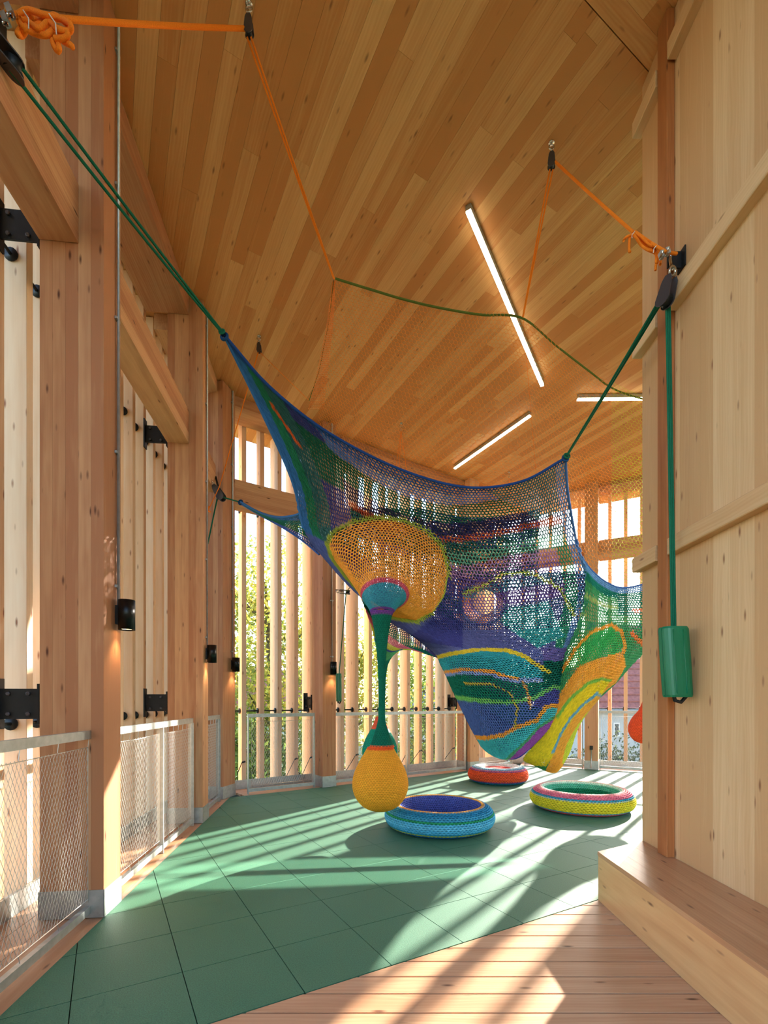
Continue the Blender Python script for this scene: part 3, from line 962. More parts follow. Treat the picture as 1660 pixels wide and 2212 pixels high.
def col_upper(x, y, u, v):
    C = np.empty(x.shape + (3,)); C[:] = (72, 78, 130)
    w = v * 0.55 * 10 / 5.5                                 # 0..1 down the upper part
    put(C, v < 0.02, (40, 72, 138))
    lf = u < 0.33
    put(C, lf & (v < 0.62), (62, 62, 122))
    put(C, lf & (np.abs(v - 0.20) < 0.11), (34, 92, 72))
    put(C, (u < 0.20) & (v < 0.75), (52, 96, 96))
    put(C, (u < 0.12) & (v < 0.8), (40, 116, 84))
    put(C, (u < 0.06) & (v < 0.8), (58, 112, 172))
    put(C, near(x, y, [(585, 870), (605, 900), (625, 930), (648, 965)], 2.6), (220, 96, 50))
    rt = (u >= 0.30)
    t = v + 0.05 * np.sin(u * 9.0)
    bands = [(0.02, 0.13, (84, 110, 168)), (0.13, 0.27, (26, 84, 62)), (0.27, 0.36, (48, 40, 66)), (0.36, 0.40, (168, 70, 44)), (0.40, 0.46, (38, 88, 78)),
             (0.46, 0.53, (96, 158, 128)), (0.53, 0.60, (160, 116, 158)), (0.60, 0.66, (104, 80, 136)), (0.66, 0.73, (60, 104, 124)), (0.73, 0.82, (104, 80, 138)), (0.82, 1.2, (88, 90, 138))]
    for a, b, c in bands:
        put(C, rt & (t >= a) & (t < b), c)
    put(C, (u > 0.72) & (v < 0.30) & (u > 0.72 + v * 0.5), (70, 112, 124))
    put(C, (u > 0.965), (96, 130, 176))
    put(C, (u > 0.92) & (u < 0.965) & (v > 0.45), (48, 128, 94))
    put(C, (t < 0.05) & (v >= 0), (46, 84, 146))
    put(C, (x < 800) & (v > 0.62), (84, 98, 160))
    put(C, near(x, y, [(1000, 1282), (1040, 1268), (1090, 1240), (1150, 1238), (1210, 1270), (1240, 1330)], 4), (170, 176, 60))
    put(C, near(x, y, RIM + RIM[:1], 7), (150, 160, 58))
    put(C, inside(x, y, [(1095, 1315), (1185, 1300), (1220, 1375), (1160, 1400), (1080, 1345)]), (52, 140, 138))
    put(C, inside(x, y, [(900, 1250), (1000, 1250), (1000, 1400), (880, 1380), (940, 1330)]), (62, 62, 122))
    return C
YL = [(930, 1424), (965, 1414), (1040, 1402), (1090, 1404), (1130, 1416), (1160, 1436), (1185, 1452)]
OL = [(960, 1452), (1000, 1446), (1060, 1450), (1090, 1460), (1120, 1466), (1190, 1462)]
LG = [(985, 1506), (1030, 1512), (1090, 1518), (1150, 1510), (1195, 1484), (1240, 1488)]
OB = [(1020, 1592), (1050, 1594), (1085, 1588), (1110, 1574), (1160, 1555), (1180, 1526), (1225, 1522)]
PG = [(1060, 1660), (1095, 1640), (1130, 1608), (1165, 1570), (1200, 1548)]
def col_lower(x, y, u, v):
    C = np.empty(x.shape + (3,)); C[:] = (92, 98, 150)
    put(C, inside(x, y, [(1150, 1340), (1260, 1340), (1240, 1430), (1180, 1440)]), (104, 90, 146))
    put(C, below(x, y, YL), (50, 150, 156))
    put(C, below(x, y, OL), (130, 150, 196))
    put(C, below(x, y, [(a, b + 10) for a, b in OL]), (18, 104, 82))
    put(C, (x > 1172) & (y > 1428) & (y < 1485), (14, 92, 72))
    put(C, below(x, y, LG), (76, 96, 152))
    put(C, (x > 1150) & below(x, y, LG) & (y < 1530), (72, 74, 138))
    put(C, below(x, y, OB), (70, 172, 172))
    put(C, below(x, y, [(a, b) for a, b in PG]), (146, 72, 144))
    put(C, near(x, y, YL, 4.5), (222, 190, 52))
    put(C, near(x, y, OL[:5], 3.5), (236, 150, 52))
    put(C, near(x, y, LG, 4.5), (112, 178, 88))
    put(C, near(x, y, OB, 4.5), (240, 152, 50))
    put(C, near(x, y, PG, 3), (80, 150, 100))
    put(C, near(x, y, [(1005, 1475), (1060, 1478), (1100, 1495), (1118, 1530), (1112, 1570)], 2.2), (190, 160, 60))
    put(C, near(x, y, [(1128, 1470), (1140, 1495), (1146, 1530)], 2.5), (210, 140, 60))
    return C
notcone = lambda x, y: ~inside(x, y, RIM)
hexnet('upper_web', front, 104, 50, col_upper, 0.0064, net, 0.0, 0.5, keep=notcone, wob=0.10)
hexnet('lower_web', front, 80, 21, lambda x, y, u, v: np.where((y < 1400)[..., None] & (x < 1400)[..., None], col_upper(x, y, u, v * 0 + 0.95), col_lower(x, y, u, v)), 0.0085, net, 0.5, 0.62, keep=notcone, wob=0.08, cap=0.43)
hexnet('bag_web', front, 48, 46, col_lower, 0.0082, net, 0.62, 1.0, wob=0.06, cap=0.43)

# the far side of the bag, seen through the meshes
BACK = []
for i, row in enumerate(FRONT[1:]):
    q = []
    for j, (x, y, d) in enumerate(row):
        bul = math.sin(PI * j / 6.0)
        e = [0.55, 0.85, 1.0, 1.05, 1.0, .95, .9, .75, .45, .10][i]
        q.append((x + 8 * bul * (1 if i < 6 else 0), y + (14 if i < 2 else 0), d + 0.05 + e * bul))
    BACK.append(q)
back = Surf(BACK, fine=(180, 160))
EYE = [(1044 + 46 * math.cos(a), 1302 + 46 * math.sin(a)) for a in np.linspace(0, 2 * PI, 20)[:-1]]
def col_back(x, y, u, v):
    C = np.empty(x.shape + (3,)); C[:] = (62, 56, 116)
    t = v * 14 + 0.8 * np.sin(u * 7)
    k = np.floor(t).astype(int) % 7
    for i, c in enumerate([(30, 84, 66), (120, 48, 44), (48, 44, 86), (36, 92, 96), (96, 66, 132), (60, 66, 136), (40, 60, 110)]):
        put(C, k == i, c)
    put(C, y > 1400, (24, 70, 90))
    return C
hexnet('back_web', back, 112, 100, col_back, 0.0084, net,
       keep=lambda x, y: (~inside(x, y, EYE)) & ~((x > 1150) & (y < 1240) & (x > 1150 + (1240 - y) * 0.15)) & ~((x < 760) & (y < 1140)) & (y > 1098 - (x > 980) * 8), wob=0.12, cap=0.52)
MID = [[(x + 10 * math.sin(PI * j / 6.0), y, d + 0.04 + [0.3, 0.4, 0.45, 0.5, 0.45, 0.4, .3, .25, .15, .04][i] * math.sin(PI * j / 6.0)) for j, (x, y, d) in enumerate(row)] for i, row in enumerate(FRONT[1:])]
def col_mid(x, y, u, v):
    C = np.empty(x.shape + (3,)); C[:] = (70, 60, 124)
    k = np.floor(v * 11 + 0.6 * np.sin(u * 5 + 1)).astype(int) % 5
    for i, c in enumerate([(58, 60, 130), (34, 84, 78), (104, 72, 140), (46, 104, 112), (52, 50, 104)]):
        put(C, k == i, c)
    put(C, (y < 1150) & (k == 1), (150, 58, 40))
    return C
hexnet('inner_web', Surf(MID, fine=(160, 160)), 92, 74, col_mid, 0.0078, net,
       keep=lambda x, y: (~inside(x, y, EYE)) & (y > 1128 - 0.02 * (x - 900)) & ~((x > 1165) & (y < 1235)) & (x > 820) & ~((x < 960) & (y < 1330) & inside(x, y, [(a * 1.0, b) for a, b in RIM]) & (y > 1200)), wob=0.12, cap=0.46)
# the round tunnel in the middle of the bag
ring = []
for rr, dd, cx, cy in ((50, 5.95, 1044, 1302), (46, 6.0, 1044, 1302), (40, 6.1, 1045, 1302), (33, 6.25, 1047, 1301), (27, 6.4, 1048, 1300)):
    ring.append([at(cx + rr * math.cos(a), cy + rr * math.sin(a), dd) for a in np.linspace(0, 2 * PI, 49)])
def col_eye(x, y, u, v):
    C = np.empty(x.shape + (3,)); C[:] = (92, 62, 132)
    put(C, (u > 0.22) & (u < 0.55) & (v > 0.15) & (v < 0.8), (214, 112, 56))
    return C
eye = LoftSurf(ring)
hexnet('tunnel', eye, 46, 9, col_eye, 0.0066, net, cap=0.42)

# left arm reaching to the corner column
ARM = [
 [(655, 1098, 4.72), (641, 1112, 4.85), (600, 1117, 5.20), (560, 1106, 5.60), (520, 1084, 6.0)],
 [(668, 1132, 4.85), (645, 1133, 4.98), (602, 1125, 5.25), (561, 1109, 5.60), (521, 1086, 6.0)],
 [(690, 1198, 5.02), (650, 1165, 5.12), (605, 1136, 5.30), (562, 1113, 5.65), (522, 1089, 6.0)],
]
def col_arm(x, y, u, v):
    C = np.empty(x.shape + (3,)); C[:] = (40, 120, 112)
    put(C, v < 0.3, (62, 116, 178)); put(C, (v > 0.55), (34, 112, 84)); put(C, (v > 0.8) & (u < 0.6), (72, 92, 166))
    return C
hexnet('left_arm', Surf(ARM), 42, 13, col_arm, 0.0055, net, cap=0.42)

# orange cone, neck and ball
def rim_point(a):
    cx, cy = 838.0, 1232.0
    best = None
    for (x0, y0), (x1, y1) in zip(RIM, RIM[1:] + RIM[:1]):
        dx, dy = math.cos(a), math.sin(a)
        ex, ey = x1 - x0, y1 - y0
        den = dx * ey - dy * ex
        if abs(den) < 1e-9: continue
        t = ((x0 - cx) * ey - (y0 - cy) * ex) / den
        s = ((x0 - cx) * dy - (y0 - cy) * dx) / den
        if t > 0 and -1e-6 <= s <= 1 + 1e-6: best = (cx + t * dx, cy + t * dy)
    return best
uu, vv = np.meshgrid(np.linspace(0, 1, 160), np.linspace(0.1, 0.7, 160), indexing='ij')
FP = front(uu, vv); fx, fy = proj(FP)
def front_depth(x, y):
    k = np.argmin((fx - x) ** 2 + (fy - y) ** 2)
    return FP.reshape(-1, 3)[k][1]
NT = 61
th = np.linspace(0, 2 * PI, NT)
rows = []
rimp = [rim_point(a) for a in th]
rimd = np.array([front_depth(*p) for p in rimp])
k9 = np.ones(9) / 9
rimd = np.convolve(np.concatenate([rimd[-9:-1], rimd, rimd[1:9]]), k9, 'same')[8:-8]
rimd = np.minimum(rimd, 5.15)
pink = [(831 + 50 * math.cos(a), 1286 + 33 * math.sin(a)) for a in th]
pd = [4.64 + 0.13 * math.sin(a) for a in th]
rows.append([at(p[0], p[1], d) for p, d in zip(rimp, rimd)])
for f, dep in ((0.3, -0.035), (0.65, -0.03)):
    rows.append([at(p[0] * (1 - f) + q[0] * f, p[1] * (1 - f) + q[1] * f - 4 * f * (1 - f), d * (1 - f) + e * f + dep) for p, q, d, e in zip(rimp, pink, rimd, pd)])
rows.append([at(q[0], q[1], e) for q, e in zip(pink, pd)])
for (cx, cy, rx, dep, asp) in ((828, 1304, 36, 4.62, 0.42), (826, 1322, 24.5, 4.60, 0.30)):
    rows.append([at(cx + rx * math.cos(a), cy + rx * asp * math.sin(a), dep + rx / F * 4.6 * 0.9 * math.sin(a)) for a in th])
cone = Surf(rows, world=True, fine=(120, 240))
def col_cone(x, y, u, v):
    C = np.empty(x.shape + (3,)); C[:] = (240, 158, 58)
    put(C, v < 0.025, (168, 172, 58))
    put(C, v > 0.575, (208, 84, 100)); put(C, v > 0.625, (62, 148, 162)); put(C, v > 0.965, (116, 62, 140))
    return C
hexnet('orange_cone', cone, 84, 40, col_cone, 0.0066, net, cap=0.40, wob=0.04)

def crochet(names, c, prof, cols, n, parent, r=0.006, rowh=None, ax_tilt=None, base=True, shade=0.7, sub=3):
    """lathe with closed ground and raised stitches; prof: (radius, height) list, cols: function(v)->rgb rows"""
    prof = np.array(prof, float)
    T = np.linspace(0, len(prof) - 1, (len(prof) - 1) * sub + 1)
    pr = cr(prof, T, 0)
    pr[:, 0] = np.maximum(pr[:, 0], 0.0005)
    L = np.concatenate([[0], np.cumsum(np.hypot(*np.diff(pr, axis=0).T))])
    S_ = np.linspace(0, L[-1], 80)
    pr = np.column_stack([np.interp(S_, L, pr[:, 0]), np.interp(S_, L, pr[:, 1])])
    a = np.linspace(0, 2 * PI, 97)
    T3 = np.empty((len(pr), 97, 3))
    T3[..., 0] = c[0] + pr[:, :1] * np.cos(a)[None]; T3[..., 1] = c[1] + pr[:, :1] * np.sin(a)[None]; T3[..., 2] = c[2] + pr[:, 1:2]
    s = LoftSurf(T3)
    cf = lambda x, y, u, v: cols(u, v)
    inner_ = T3.copy()
    nv = max(3, int(round(L[-1] / (rowh or r * 3.0))))
    o = None
    if base:
        q = pr.copy()
        # ground sits slightly inside the stitches
        tx, tz = np.gradient(q[:, 0]), np.gradient(q[:, 1]); ln = np.hypot(tx, tz) + 1e-9
        q[:, 0] -= tz / ln * r * 0.5; q[:, 1] += tx / ln * r * 0.5
        inner_[..., 0] = c[0] + q[:, :1] * np.cos(a)[None]; inner_[..., 1] = c[1] + q[:, :1] * np.sin(a)[None]; inner_[..., 2] = c[2] + q[:, 1:2]
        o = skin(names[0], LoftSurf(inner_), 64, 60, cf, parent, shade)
    st = hexnet(names[1], s, n, nv, cf, r, parent, cap=0.45, a=0.2)
    return o, st

D46 = 4.6 / F
bx = at(822, 1515, 4.6)[0]
zpx = lambda y, d=4.6: CAMZ + (HY - y) * d / F
NECK = [(24.5, 1322), (20.5, 1334), (16.5, 1355), (12, 1385), (8.6, 1420), (7, 1460), (6, 1510), (6, 1545), (8.5, 1562), (13.5, 1580), (20, 1598), (27, 1613)]
c0 = (at(825, 1500, 4.6)[0], 4.6, 0.0)
def col_neck(u, v):
    C = np.empty(np.shape(v) + (3,)); C[:] = (14, 104, 80)
    put(C, v < 0.03, (116, 62, 140)); put(C, v > 0.985, (240, 92, 40))
    return C
crochet(('neck_lining', 'neck'), c0, [(a * D46, zpx(b)) for a, b in NECK], col_neck, 22, net, r=0.0052, rowh=0.019)
BALL = [(26.5, 1613), (33, 1625), (45, 1647), (55, 1668), (59.5, 1690), (58, 1708), (50, 1726), (36, 1741), (18, 1749.5), (1, 1752)]
def col_ball(u, v):
    C = np.empty(np.shape(v) + (3,)); C[:] = (244, 164, 46)
    put(C, v < 0.035, (240, 92, 40))
    return C
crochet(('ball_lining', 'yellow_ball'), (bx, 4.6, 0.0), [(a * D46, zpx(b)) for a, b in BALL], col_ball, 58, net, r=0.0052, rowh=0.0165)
FLAP = [(8, 1548), (13, 1563), (20, 1578), (30, 1595), (36, 1612), (37.5, 1625), (34, 1638), (24, 1646)]
def col_flap(u, v):
    C = np.empty(np.shape(v) + (3,)); C[:] = (24, 140, 110)
    put(C, v < 0.26, (238, 96, 62)); put(C, (v > 0.26) & (v < 0.34) & ((u < 0.2) | (u > 0.8)), (196, 224, 214))
    return C
crochet(('flap_lining', 'green_flap'), (at(821, 1600, 4.68)[0], 4.70, 0.0), [(a * D46 * 1.02, zpx(b, 4.70)) for a, b in FLAP], col_flap, 32, net, r=0.005, rowh=0.016)

# second funnel under the net, running down behind the green neck
FUN = [
 [(768, 1262, 5.30), (812, 1318, 5.22), (860, 1352, 5.22), (905, 1384, 5.22), (950, 1422, 5.24)],
 [(784, 1300, 5.18), (815, 1345, 5.10), (850, 1372, 5.10), (884, 1394, 5.12), (925, 1414, 5.18)],
 [(800, 1345, 5.02), (816, 1372, 4.96), (838, 1388, 4.96), (860, 1400, 5.0), (892, 1404, 5.10)],
 [(812, 1390, 4.86), (818, 1402, 4.82), (830, 1408, 4.82), (844, 1412, 4.86), (862, 1406, 4.96)],
 [(817, 1435, 4.76), (820, 1440, 4.73), (826, 1442, 4.72), (832, 1442, 4.74), (838, 1436, 4.78)],
 [(819, 1500, 4.70), (821, 1502, 4.68), (825, 1503, 4.67), (829, 1502, 4.68), (832, 1500, 4.70)],
 [(818, 1556, 4.69), (821, 1556, 4.67), (825, 1556, 4.66), (829, 1556, 4.67), (832, 1556, 4.69)],
]
def col_fun(x, y, u, v):
    C = np.empty(x.shape + (3,)); C[:] = (30, 120, 88)
    for lo, hi, c in ((0.0, 0.22, (20, 104, 84)), (0.22, 0.34, (216, 104, 122)), (0.34, 0.45, (200, 196, 60)), (0.45, 0.48, (60, 74, 130)), (0.48, 0.60, (84, 160, 96)), (0.6, 2, (24, 110, 84))):
        put(C, (v >= lo) & (v < hi), c)
    put(C, (v < 0.07), (76, 72, 132))
    return C
hexnet('funnel', Surf(FUN), 34, 46, col_fun, 0.0055, net, cap=0.45)

# right hand lobe: green shoulder, orange and yellow pouch
LOBE = [
 [(1250, 1190, 5.05), (1278, 1232, 5.15), (1318, 1262, 5.30), (1352, 1270, 5.5), (1400, 1260, 5.8)],
 [(1266, 1262, 5.20), (1296, 1288, 5.18), (1328, 1300, 5.25), (1362, 1300, 5.45), (1425, 1296, 5.8)],
 [(1252, 1340, 5.28), (1290, 1345, 5.12), (1325, 1345, 5.15), (1365, 1345, 5.4), (1425, 1350, 5.8)],
 [(1222, 1412, 5.30), (1268, 1402, 5.08), (1315, 1390, 5.08), (1362, 1392, 5.35), (1402, 1398, 5.75)],
 [(1215, 1455, 5.30), (1258, 1446, 5.10), (1306, 1430, 5.10), (1340, 1438, 5.30), (1362, 1440, 5.6)],
 [(1202, 1510, 5.34), (1240, 1496, 5.20), (1282, 1480, 5.18), (1312, 1482, 5.34), (1330, 1476, 5.6)],
 [(1180, 1560, 5.44), (1210, 1552, 5.34), (1245, 1538, 5.32), (1272, 1528, 5.42), (1290, 1514, 5.65)],
 [(1152, 1612, 5.58), (1180, 1612, 5.50), (1208, 1604, 5.48), (1232, 1588, 5.52), (1252, 1566, 5.70)],
 [(1132, 1640, 5.70), (1156, 1646, 5.64), (1184, 1652, 5.62), (1210, 1645, 5.66), (1232, 1622, 5.76)],
 [(1150, 1651, 5.82), (1168, 1660, 5.80), (1188, 1668, 5.80), (1203, 1668, 5.80), (1215, 1655, 5.84)],
]
lobe = Surf(LOBE, fine=(200, 160))
OA = [(1215, 1450), (1245, 1400), (1280, 1365), (1320, 1350), (1343, 1365), (1350, 1400), (1345, 1412)]
OR1 = [(1215, 1490), (1250, 1440), (1300, 1420), (1345, 1408), (1352, 1440), (1330, 1475), (1310, 1490), (1240, 1560), (1160, 1650), (1110, 1650), (1185, 1545)]
YE = [(1318, 1470), (1300, 1466), (1270, 1476), (1232, 1510), (1205, 1548), (1150, 1615), (1120, 1650), (1180, 1655), (1230, 1580), (1300, 1500)]
BL = [(1299, 1505), (1290, 1498), (1262, 1520), (1232, 1552), (1212, 1585), (1195, 1625)]
O2 = [(1296, 1505), (1290, 1502), (1262, 1526), (1235, 1556), (1214, 1588), (1198, 1625), (1175, 1672), (1215, 1675), (1225, 1610), (1260, 1555), (1305, 1510)]
LI = [(1284, 1523), (1262, 1545), (1238, 1580), (1222, 1612), (1214, 1650), (1240, 1640), (1275, 1580), (1300, 1520)]
def col_lobe(x, y, u, v):
    C = np.empty(x.shape + (3,)); C[:] = (66, 146, 88)
    put(C, (y < 1330) & (np.floor(v * 60).astype(int) % 4 == 0), (150, 176, 96))
    put(C, v < 0.045, (104, 146, 186)); put(C, (v >= 0.045) & (v < 0.09), (30, 120, 100))
    put(C, (x > 1335) & (y < 1330) & (y > 1285), (20, 112, 88))
    put(C, near(x, y, [(1368, 1318), (1420, 1322)], 4), (238, 108, 70)); put(C, near(x, y, [(1366, 1368), (1385, 1388), (1410, 1395)], 5), (240, 120, 50))
    put(C, inside(x, y, OA + [(1215, 1452)]), (58, 160, 80))
    put(C, near(x, y, OA, 3.6), (242, 154, 48))
    put(C, inside(x, y, OR1), (244, 160, 56))
    put(C, inside(x, y, YE), (232, 196, 40))
    put(C, near(x, y, YE[:5], 3.2), (124, 176, 70))
    put(C, inside(x, y, O2), (244, 162, 58))
    put(C, inside(x, y, LI), (206, 204, 60))
    put(C, near(x, y, BL, 2.6), (112, 160, 178))
    return C
hexnet('right_lobe', lobe, 40, 76, col_lobe, 0.0082, net, wob=0.07, cap=0.43)
# far side of the pouch
LB = [[(x, y, d + 0.10 + 0.55 * math.sin(PI * j / 4.0) * (1 if i < 7 else 0.45)) for j, (x, y, d) in enumerate(row)] for i, row in enumerate(LOBE[2:])]
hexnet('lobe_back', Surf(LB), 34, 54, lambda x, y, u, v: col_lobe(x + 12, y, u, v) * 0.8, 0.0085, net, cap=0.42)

# thick cords along the free edges
def cord(name, pts, r, parent, c, n=60, fac=1.0):
    P = cr(np.array([at(*p) for p in pts]), np.linspace(0, len(pts) - 1, n), 0)
    m = MB().tube(P, r, 7)
    o = m.build(name, M['yarn'], parent, True)
    me = o.data
    at_ = me.color_attributes.new('Col', 'FLOAT_COLOR', 'POINT')
    at_.data.foreach_set('color', np.tile(list(lin(c)) + [1.0], len(me.vertices)))
    return o
cord('edge_cord', FRONT[0], 0.013, net, (34, 68, 132))
cord('edge_cord', [FRONT[i][0] for i in range(4)], 0.012, net, (58, 110, 170))
cord('edge_cord', [(1222, 990, 4.30), (1227, 1060, 4.55), (1240, 1140, 4.85), (1252, 1192, 5.05), (1278, 1232, 5.15), (1318, 1262, 5.30), (1352, 1270, 5.5), (1400, 1260, 5.8)], 0.012, net, (70, 104, 160))
cord('edge_cord', ARM[0], 0.012, net, (58, 110, 170))
cord('edge_cord', ARM[2], 0.010, net, (58, 96, 170))
# knotted corner loops
for (px, py, d) in ((485, 727, 3.6), (1222, 990, 4.3), (520, 1085, 6.0)):
    P = at(px, py, d)
    a = np.linspace(0, 2 * PI, 15)[:-1]
    m = MB().tube([P + np.array([0.022 * math.cos(t), 0.01 * math.sin(t), 0.03 * math.sin(t)]) for t in a], 0.011, 7, closed=True)
    o = m.build('corner_loop', M['yarn'], net, True)
    o.data.color_attributes.new('Col', 'FLOAT_COLOR', 'POINT').data.foreach_set('color', np.tile(list(lin((28, 66, 110))) + [1.0], len(o.data.vertices)))

# ------------------------------------------------------------------ fine orange safety net behind, slung from the ceiling
veil = thing('safety_net', 'fine transparent orange mesh net slung from the ceiling behind the crocheted net', 'net', tuple(at(1000, 900, 5.0)))
VEIL = [
 [(722, 603, 4.10), (860, 643, 4.15), (1000, 672, 4.30), (1130, 687, 4.40), (1265, 795, 5.2), (1400, 862, 5.8)],
 [(706, 740, 4.50), (835, 800, 4.7), (980, 835, 4.9), (1130, 860, 5.0), (1265, 940, 5.6), (1400, 1000, 6.0)],
 [(690, 870, 5.0), (805, 945, 5.4), (960, 1000, 5.7), (1130, 1030, 5.8), (1262, 1080, 6.0), (1400, 1120, 6.1)],
 [(690, 960, 5.6), (800, 1060, 5.9), (960, 1110, 6.1), (1130, 1130, 6.1), (1260, 1230, 6.1), (1400, 1270, 6.2)],
]
vs_ = Surf(VEIL, fine=(120, 120))
flat = lambda c: (lambda x, y, u, v: np.broadcast_to(np.array(c, float), x.shape + (3,)).copy())
hexnet('orange_mesh', vs_, 82, 62, flat((246, 150, 62)), 0.0016, veil, keep=lambda x, y: (x < 1322) & ((y < 1135) & ~((x > 1225) & (y > 985))), sides=3)
hexnet('orange_mesh', vs_, 82, 62, flat((246, 156, 70)), 0.0034, veil, keep=lambda x, y: (x < 1322) & (x > 1225) & (y >= 985), sides=3)
hexnet('lime_mesh', vs_, 82, 62, flat((206, 206, 76)), 0.0017, veil, keep=lambda x, y: (x >= 1322) & (y < 985), sides=3)
hexnet('lime_mesh', vs_, 82, 62, flat((206, 206, 76)), 0.0034, veil, keep=lambda x, y: (x >= 1322) & (y >= 985), sides=3)
STRIP = [[(719, 606, 4.1), (725, 606, 4.1)], [(706, 700, 4.4), (720, 700, 4.35)], [(686, 800, 4.7), (709, 800, 4.65)], [(666, 884, 5.0), (699, 884, 4.95)]]
hexnet('net_fold', Surf(STRIP), 8, 70, flat((240, 138, 64)), 0.0022, veil, sides=3)
rim_pts = [(725, 602, 4.1), (800, 625, 4.12), (870, 646, 4.16), (950, 665, 4.25), (1040, 680, 4.33), (1128, 687, 4.4), (1200, 745, 4.8), (1270, 799, 5.22), (1330, 842, 5.55), (1410, 868, 5.85)]
P = cr(np.array([at(*p) for p in rim_pts]), np.linspace(0, len(rim_pts) - 1, 70), 0)
MB().tube(P, 0.0095, 6).build('rim_rope', M['moss'], veil, True)
MB().tube([at(721, 606, 4.1), at(712, 690, 4.36), at(690, 800, 4.72), at(668, 866, 4.96)], 0.004, 5).build('edge_line', M['moss'], veil, True)

# ------------------------------------------------------------------ crocheted rings and the red ball
def stripes(table):
    def f(u, v):
        C = np.empty(np.shape(v) + (3,)); C[:] = table[-1][1]
        lo = 0.0
        for hi, c in table:
            put(C, (v >= lo) & (v < hi), c); lo = hi
        return C
    return f
def ring(px, py, d, R, prof, table, label, n, r):
    c = np.array([(px - HX) * d / F, d, 0.0])
    t = thing('crocheted_ring', label, 'floor cushion', tuple(c), 'crocheted rings lying on the green floor')
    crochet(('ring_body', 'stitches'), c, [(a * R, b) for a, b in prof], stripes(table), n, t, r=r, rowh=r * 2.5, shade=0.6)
    return t
PR = [(0.62, 0.004), (0.80, 0.006), (0.93, 0.040), (0.99, 0.090), (0.995, 0.135), (0.95, 0.190), (0.88, 0.226), (0.80, 0.243), (0.75, 0.236), (0.70, 0.200), (0.655, 0.14), (0.625, 0.07), (0.61, 0.008)]
ring(949.5, 1770, 5.02, 0.563, PR, [(0.235, (22, 84, 132)), (0.265, (150, 170, 70)), (0.30, (40, 132, 158)), (0.34, (76, 168, 200)), (0.39, (98, 186, 214)), (0.43, (88, 178, 210)), (0.465, (44, 150, 96)), (0.52, (62, 150, 184)), (0.615, (44, 132, 170)), (0.65, (232, 166, 66)), (1.1, (78, 92, 164))],
     'blue crocheted ring cushion below the yellow ball', 92, 0.0082)
ring(1256, 1730, 5.93, 0.60, PR, [(0.235, (196, 84, 92)), (0.265, (70, 150, 176)), (0.455, (226, 204, 46)), (0.475, (120, 170, 190)), (0.495, (60, 150, 170)), (0.575, (226, 112, 130)), (0.625, (236, 142, 142)), (0.66, (244, 214, 196)), (0.70, (196, 226, 206)), (0.78, (92, 180, 146)), (1.1, (28, 126, 88))],
     'yellow and pink crocheted ring cushion with a green inside', 92, 0.0086)
PO = [(0.55, 0.004), (0.80, 0.006), (0.94, 0.045), (1.0, 0.10), (0.985, 0.155), (0.93, 0.205), (0.84, 0.238), (0.72, 0.25), (0.60, 0.240), (0.52, 0.222), (0.35, 0.216), (0.15, 0.214), (0.001, 0.214)]
ring(1076, 1676, 7.85, 0.474, PO, [(0.215, (36, 120, 140)), (0.24, (64, 62, 140)), (0.44, (240, 92, 50)), (0.46, (90, 66, 146)), (0.485, (232, 116, 130)), (0.53, (120, 170, 196)), (0.58, (180, 208, 214)), (0.70, (236, 236, 230)), (0.76, (240, 214, 208)), (1.1, (236, 92, 84))],
     'orange crocheted round cushion with a red centre at the far side', 70, 0.0090)
rb = thing('hanging_ball', 'red crocheted ball hanging at the edge of the right wall', 'ball', tuple(at(1411, 1607, 6.3)))
DR = 6.3 / F
zr = lambda y: CAMZ + (HY - y) * 6.3 / F
def col_red(u, v):
    C = np.empty(np.shape(v) + (3,)); C[:] = (246, 92, 54)
    put(C, v < 0.27, (84, 150, 170))
    return C
crochet(('ball_lining', 'ball_cover'), (at(1411, 1500, 6.3)[0], 6.3, 0.0), [(a * DR, zr(b)) for a, b in [(5, 1440), (7, 1470), (12, 1495), (19, 1515), (27, 1535), (39, 1550), (47, 1568), (46, 1585), (36, 1600), (20, 1606), (1, 1608)]], col_red, 44, rb, r=0.0055, rowh=0.018)
MB().tube([at(1411, 1445, 6.3), at(1408, 1380, 5.95)], 0.012, 8).build('hanging_cord', M['dgreen'], rb, True)
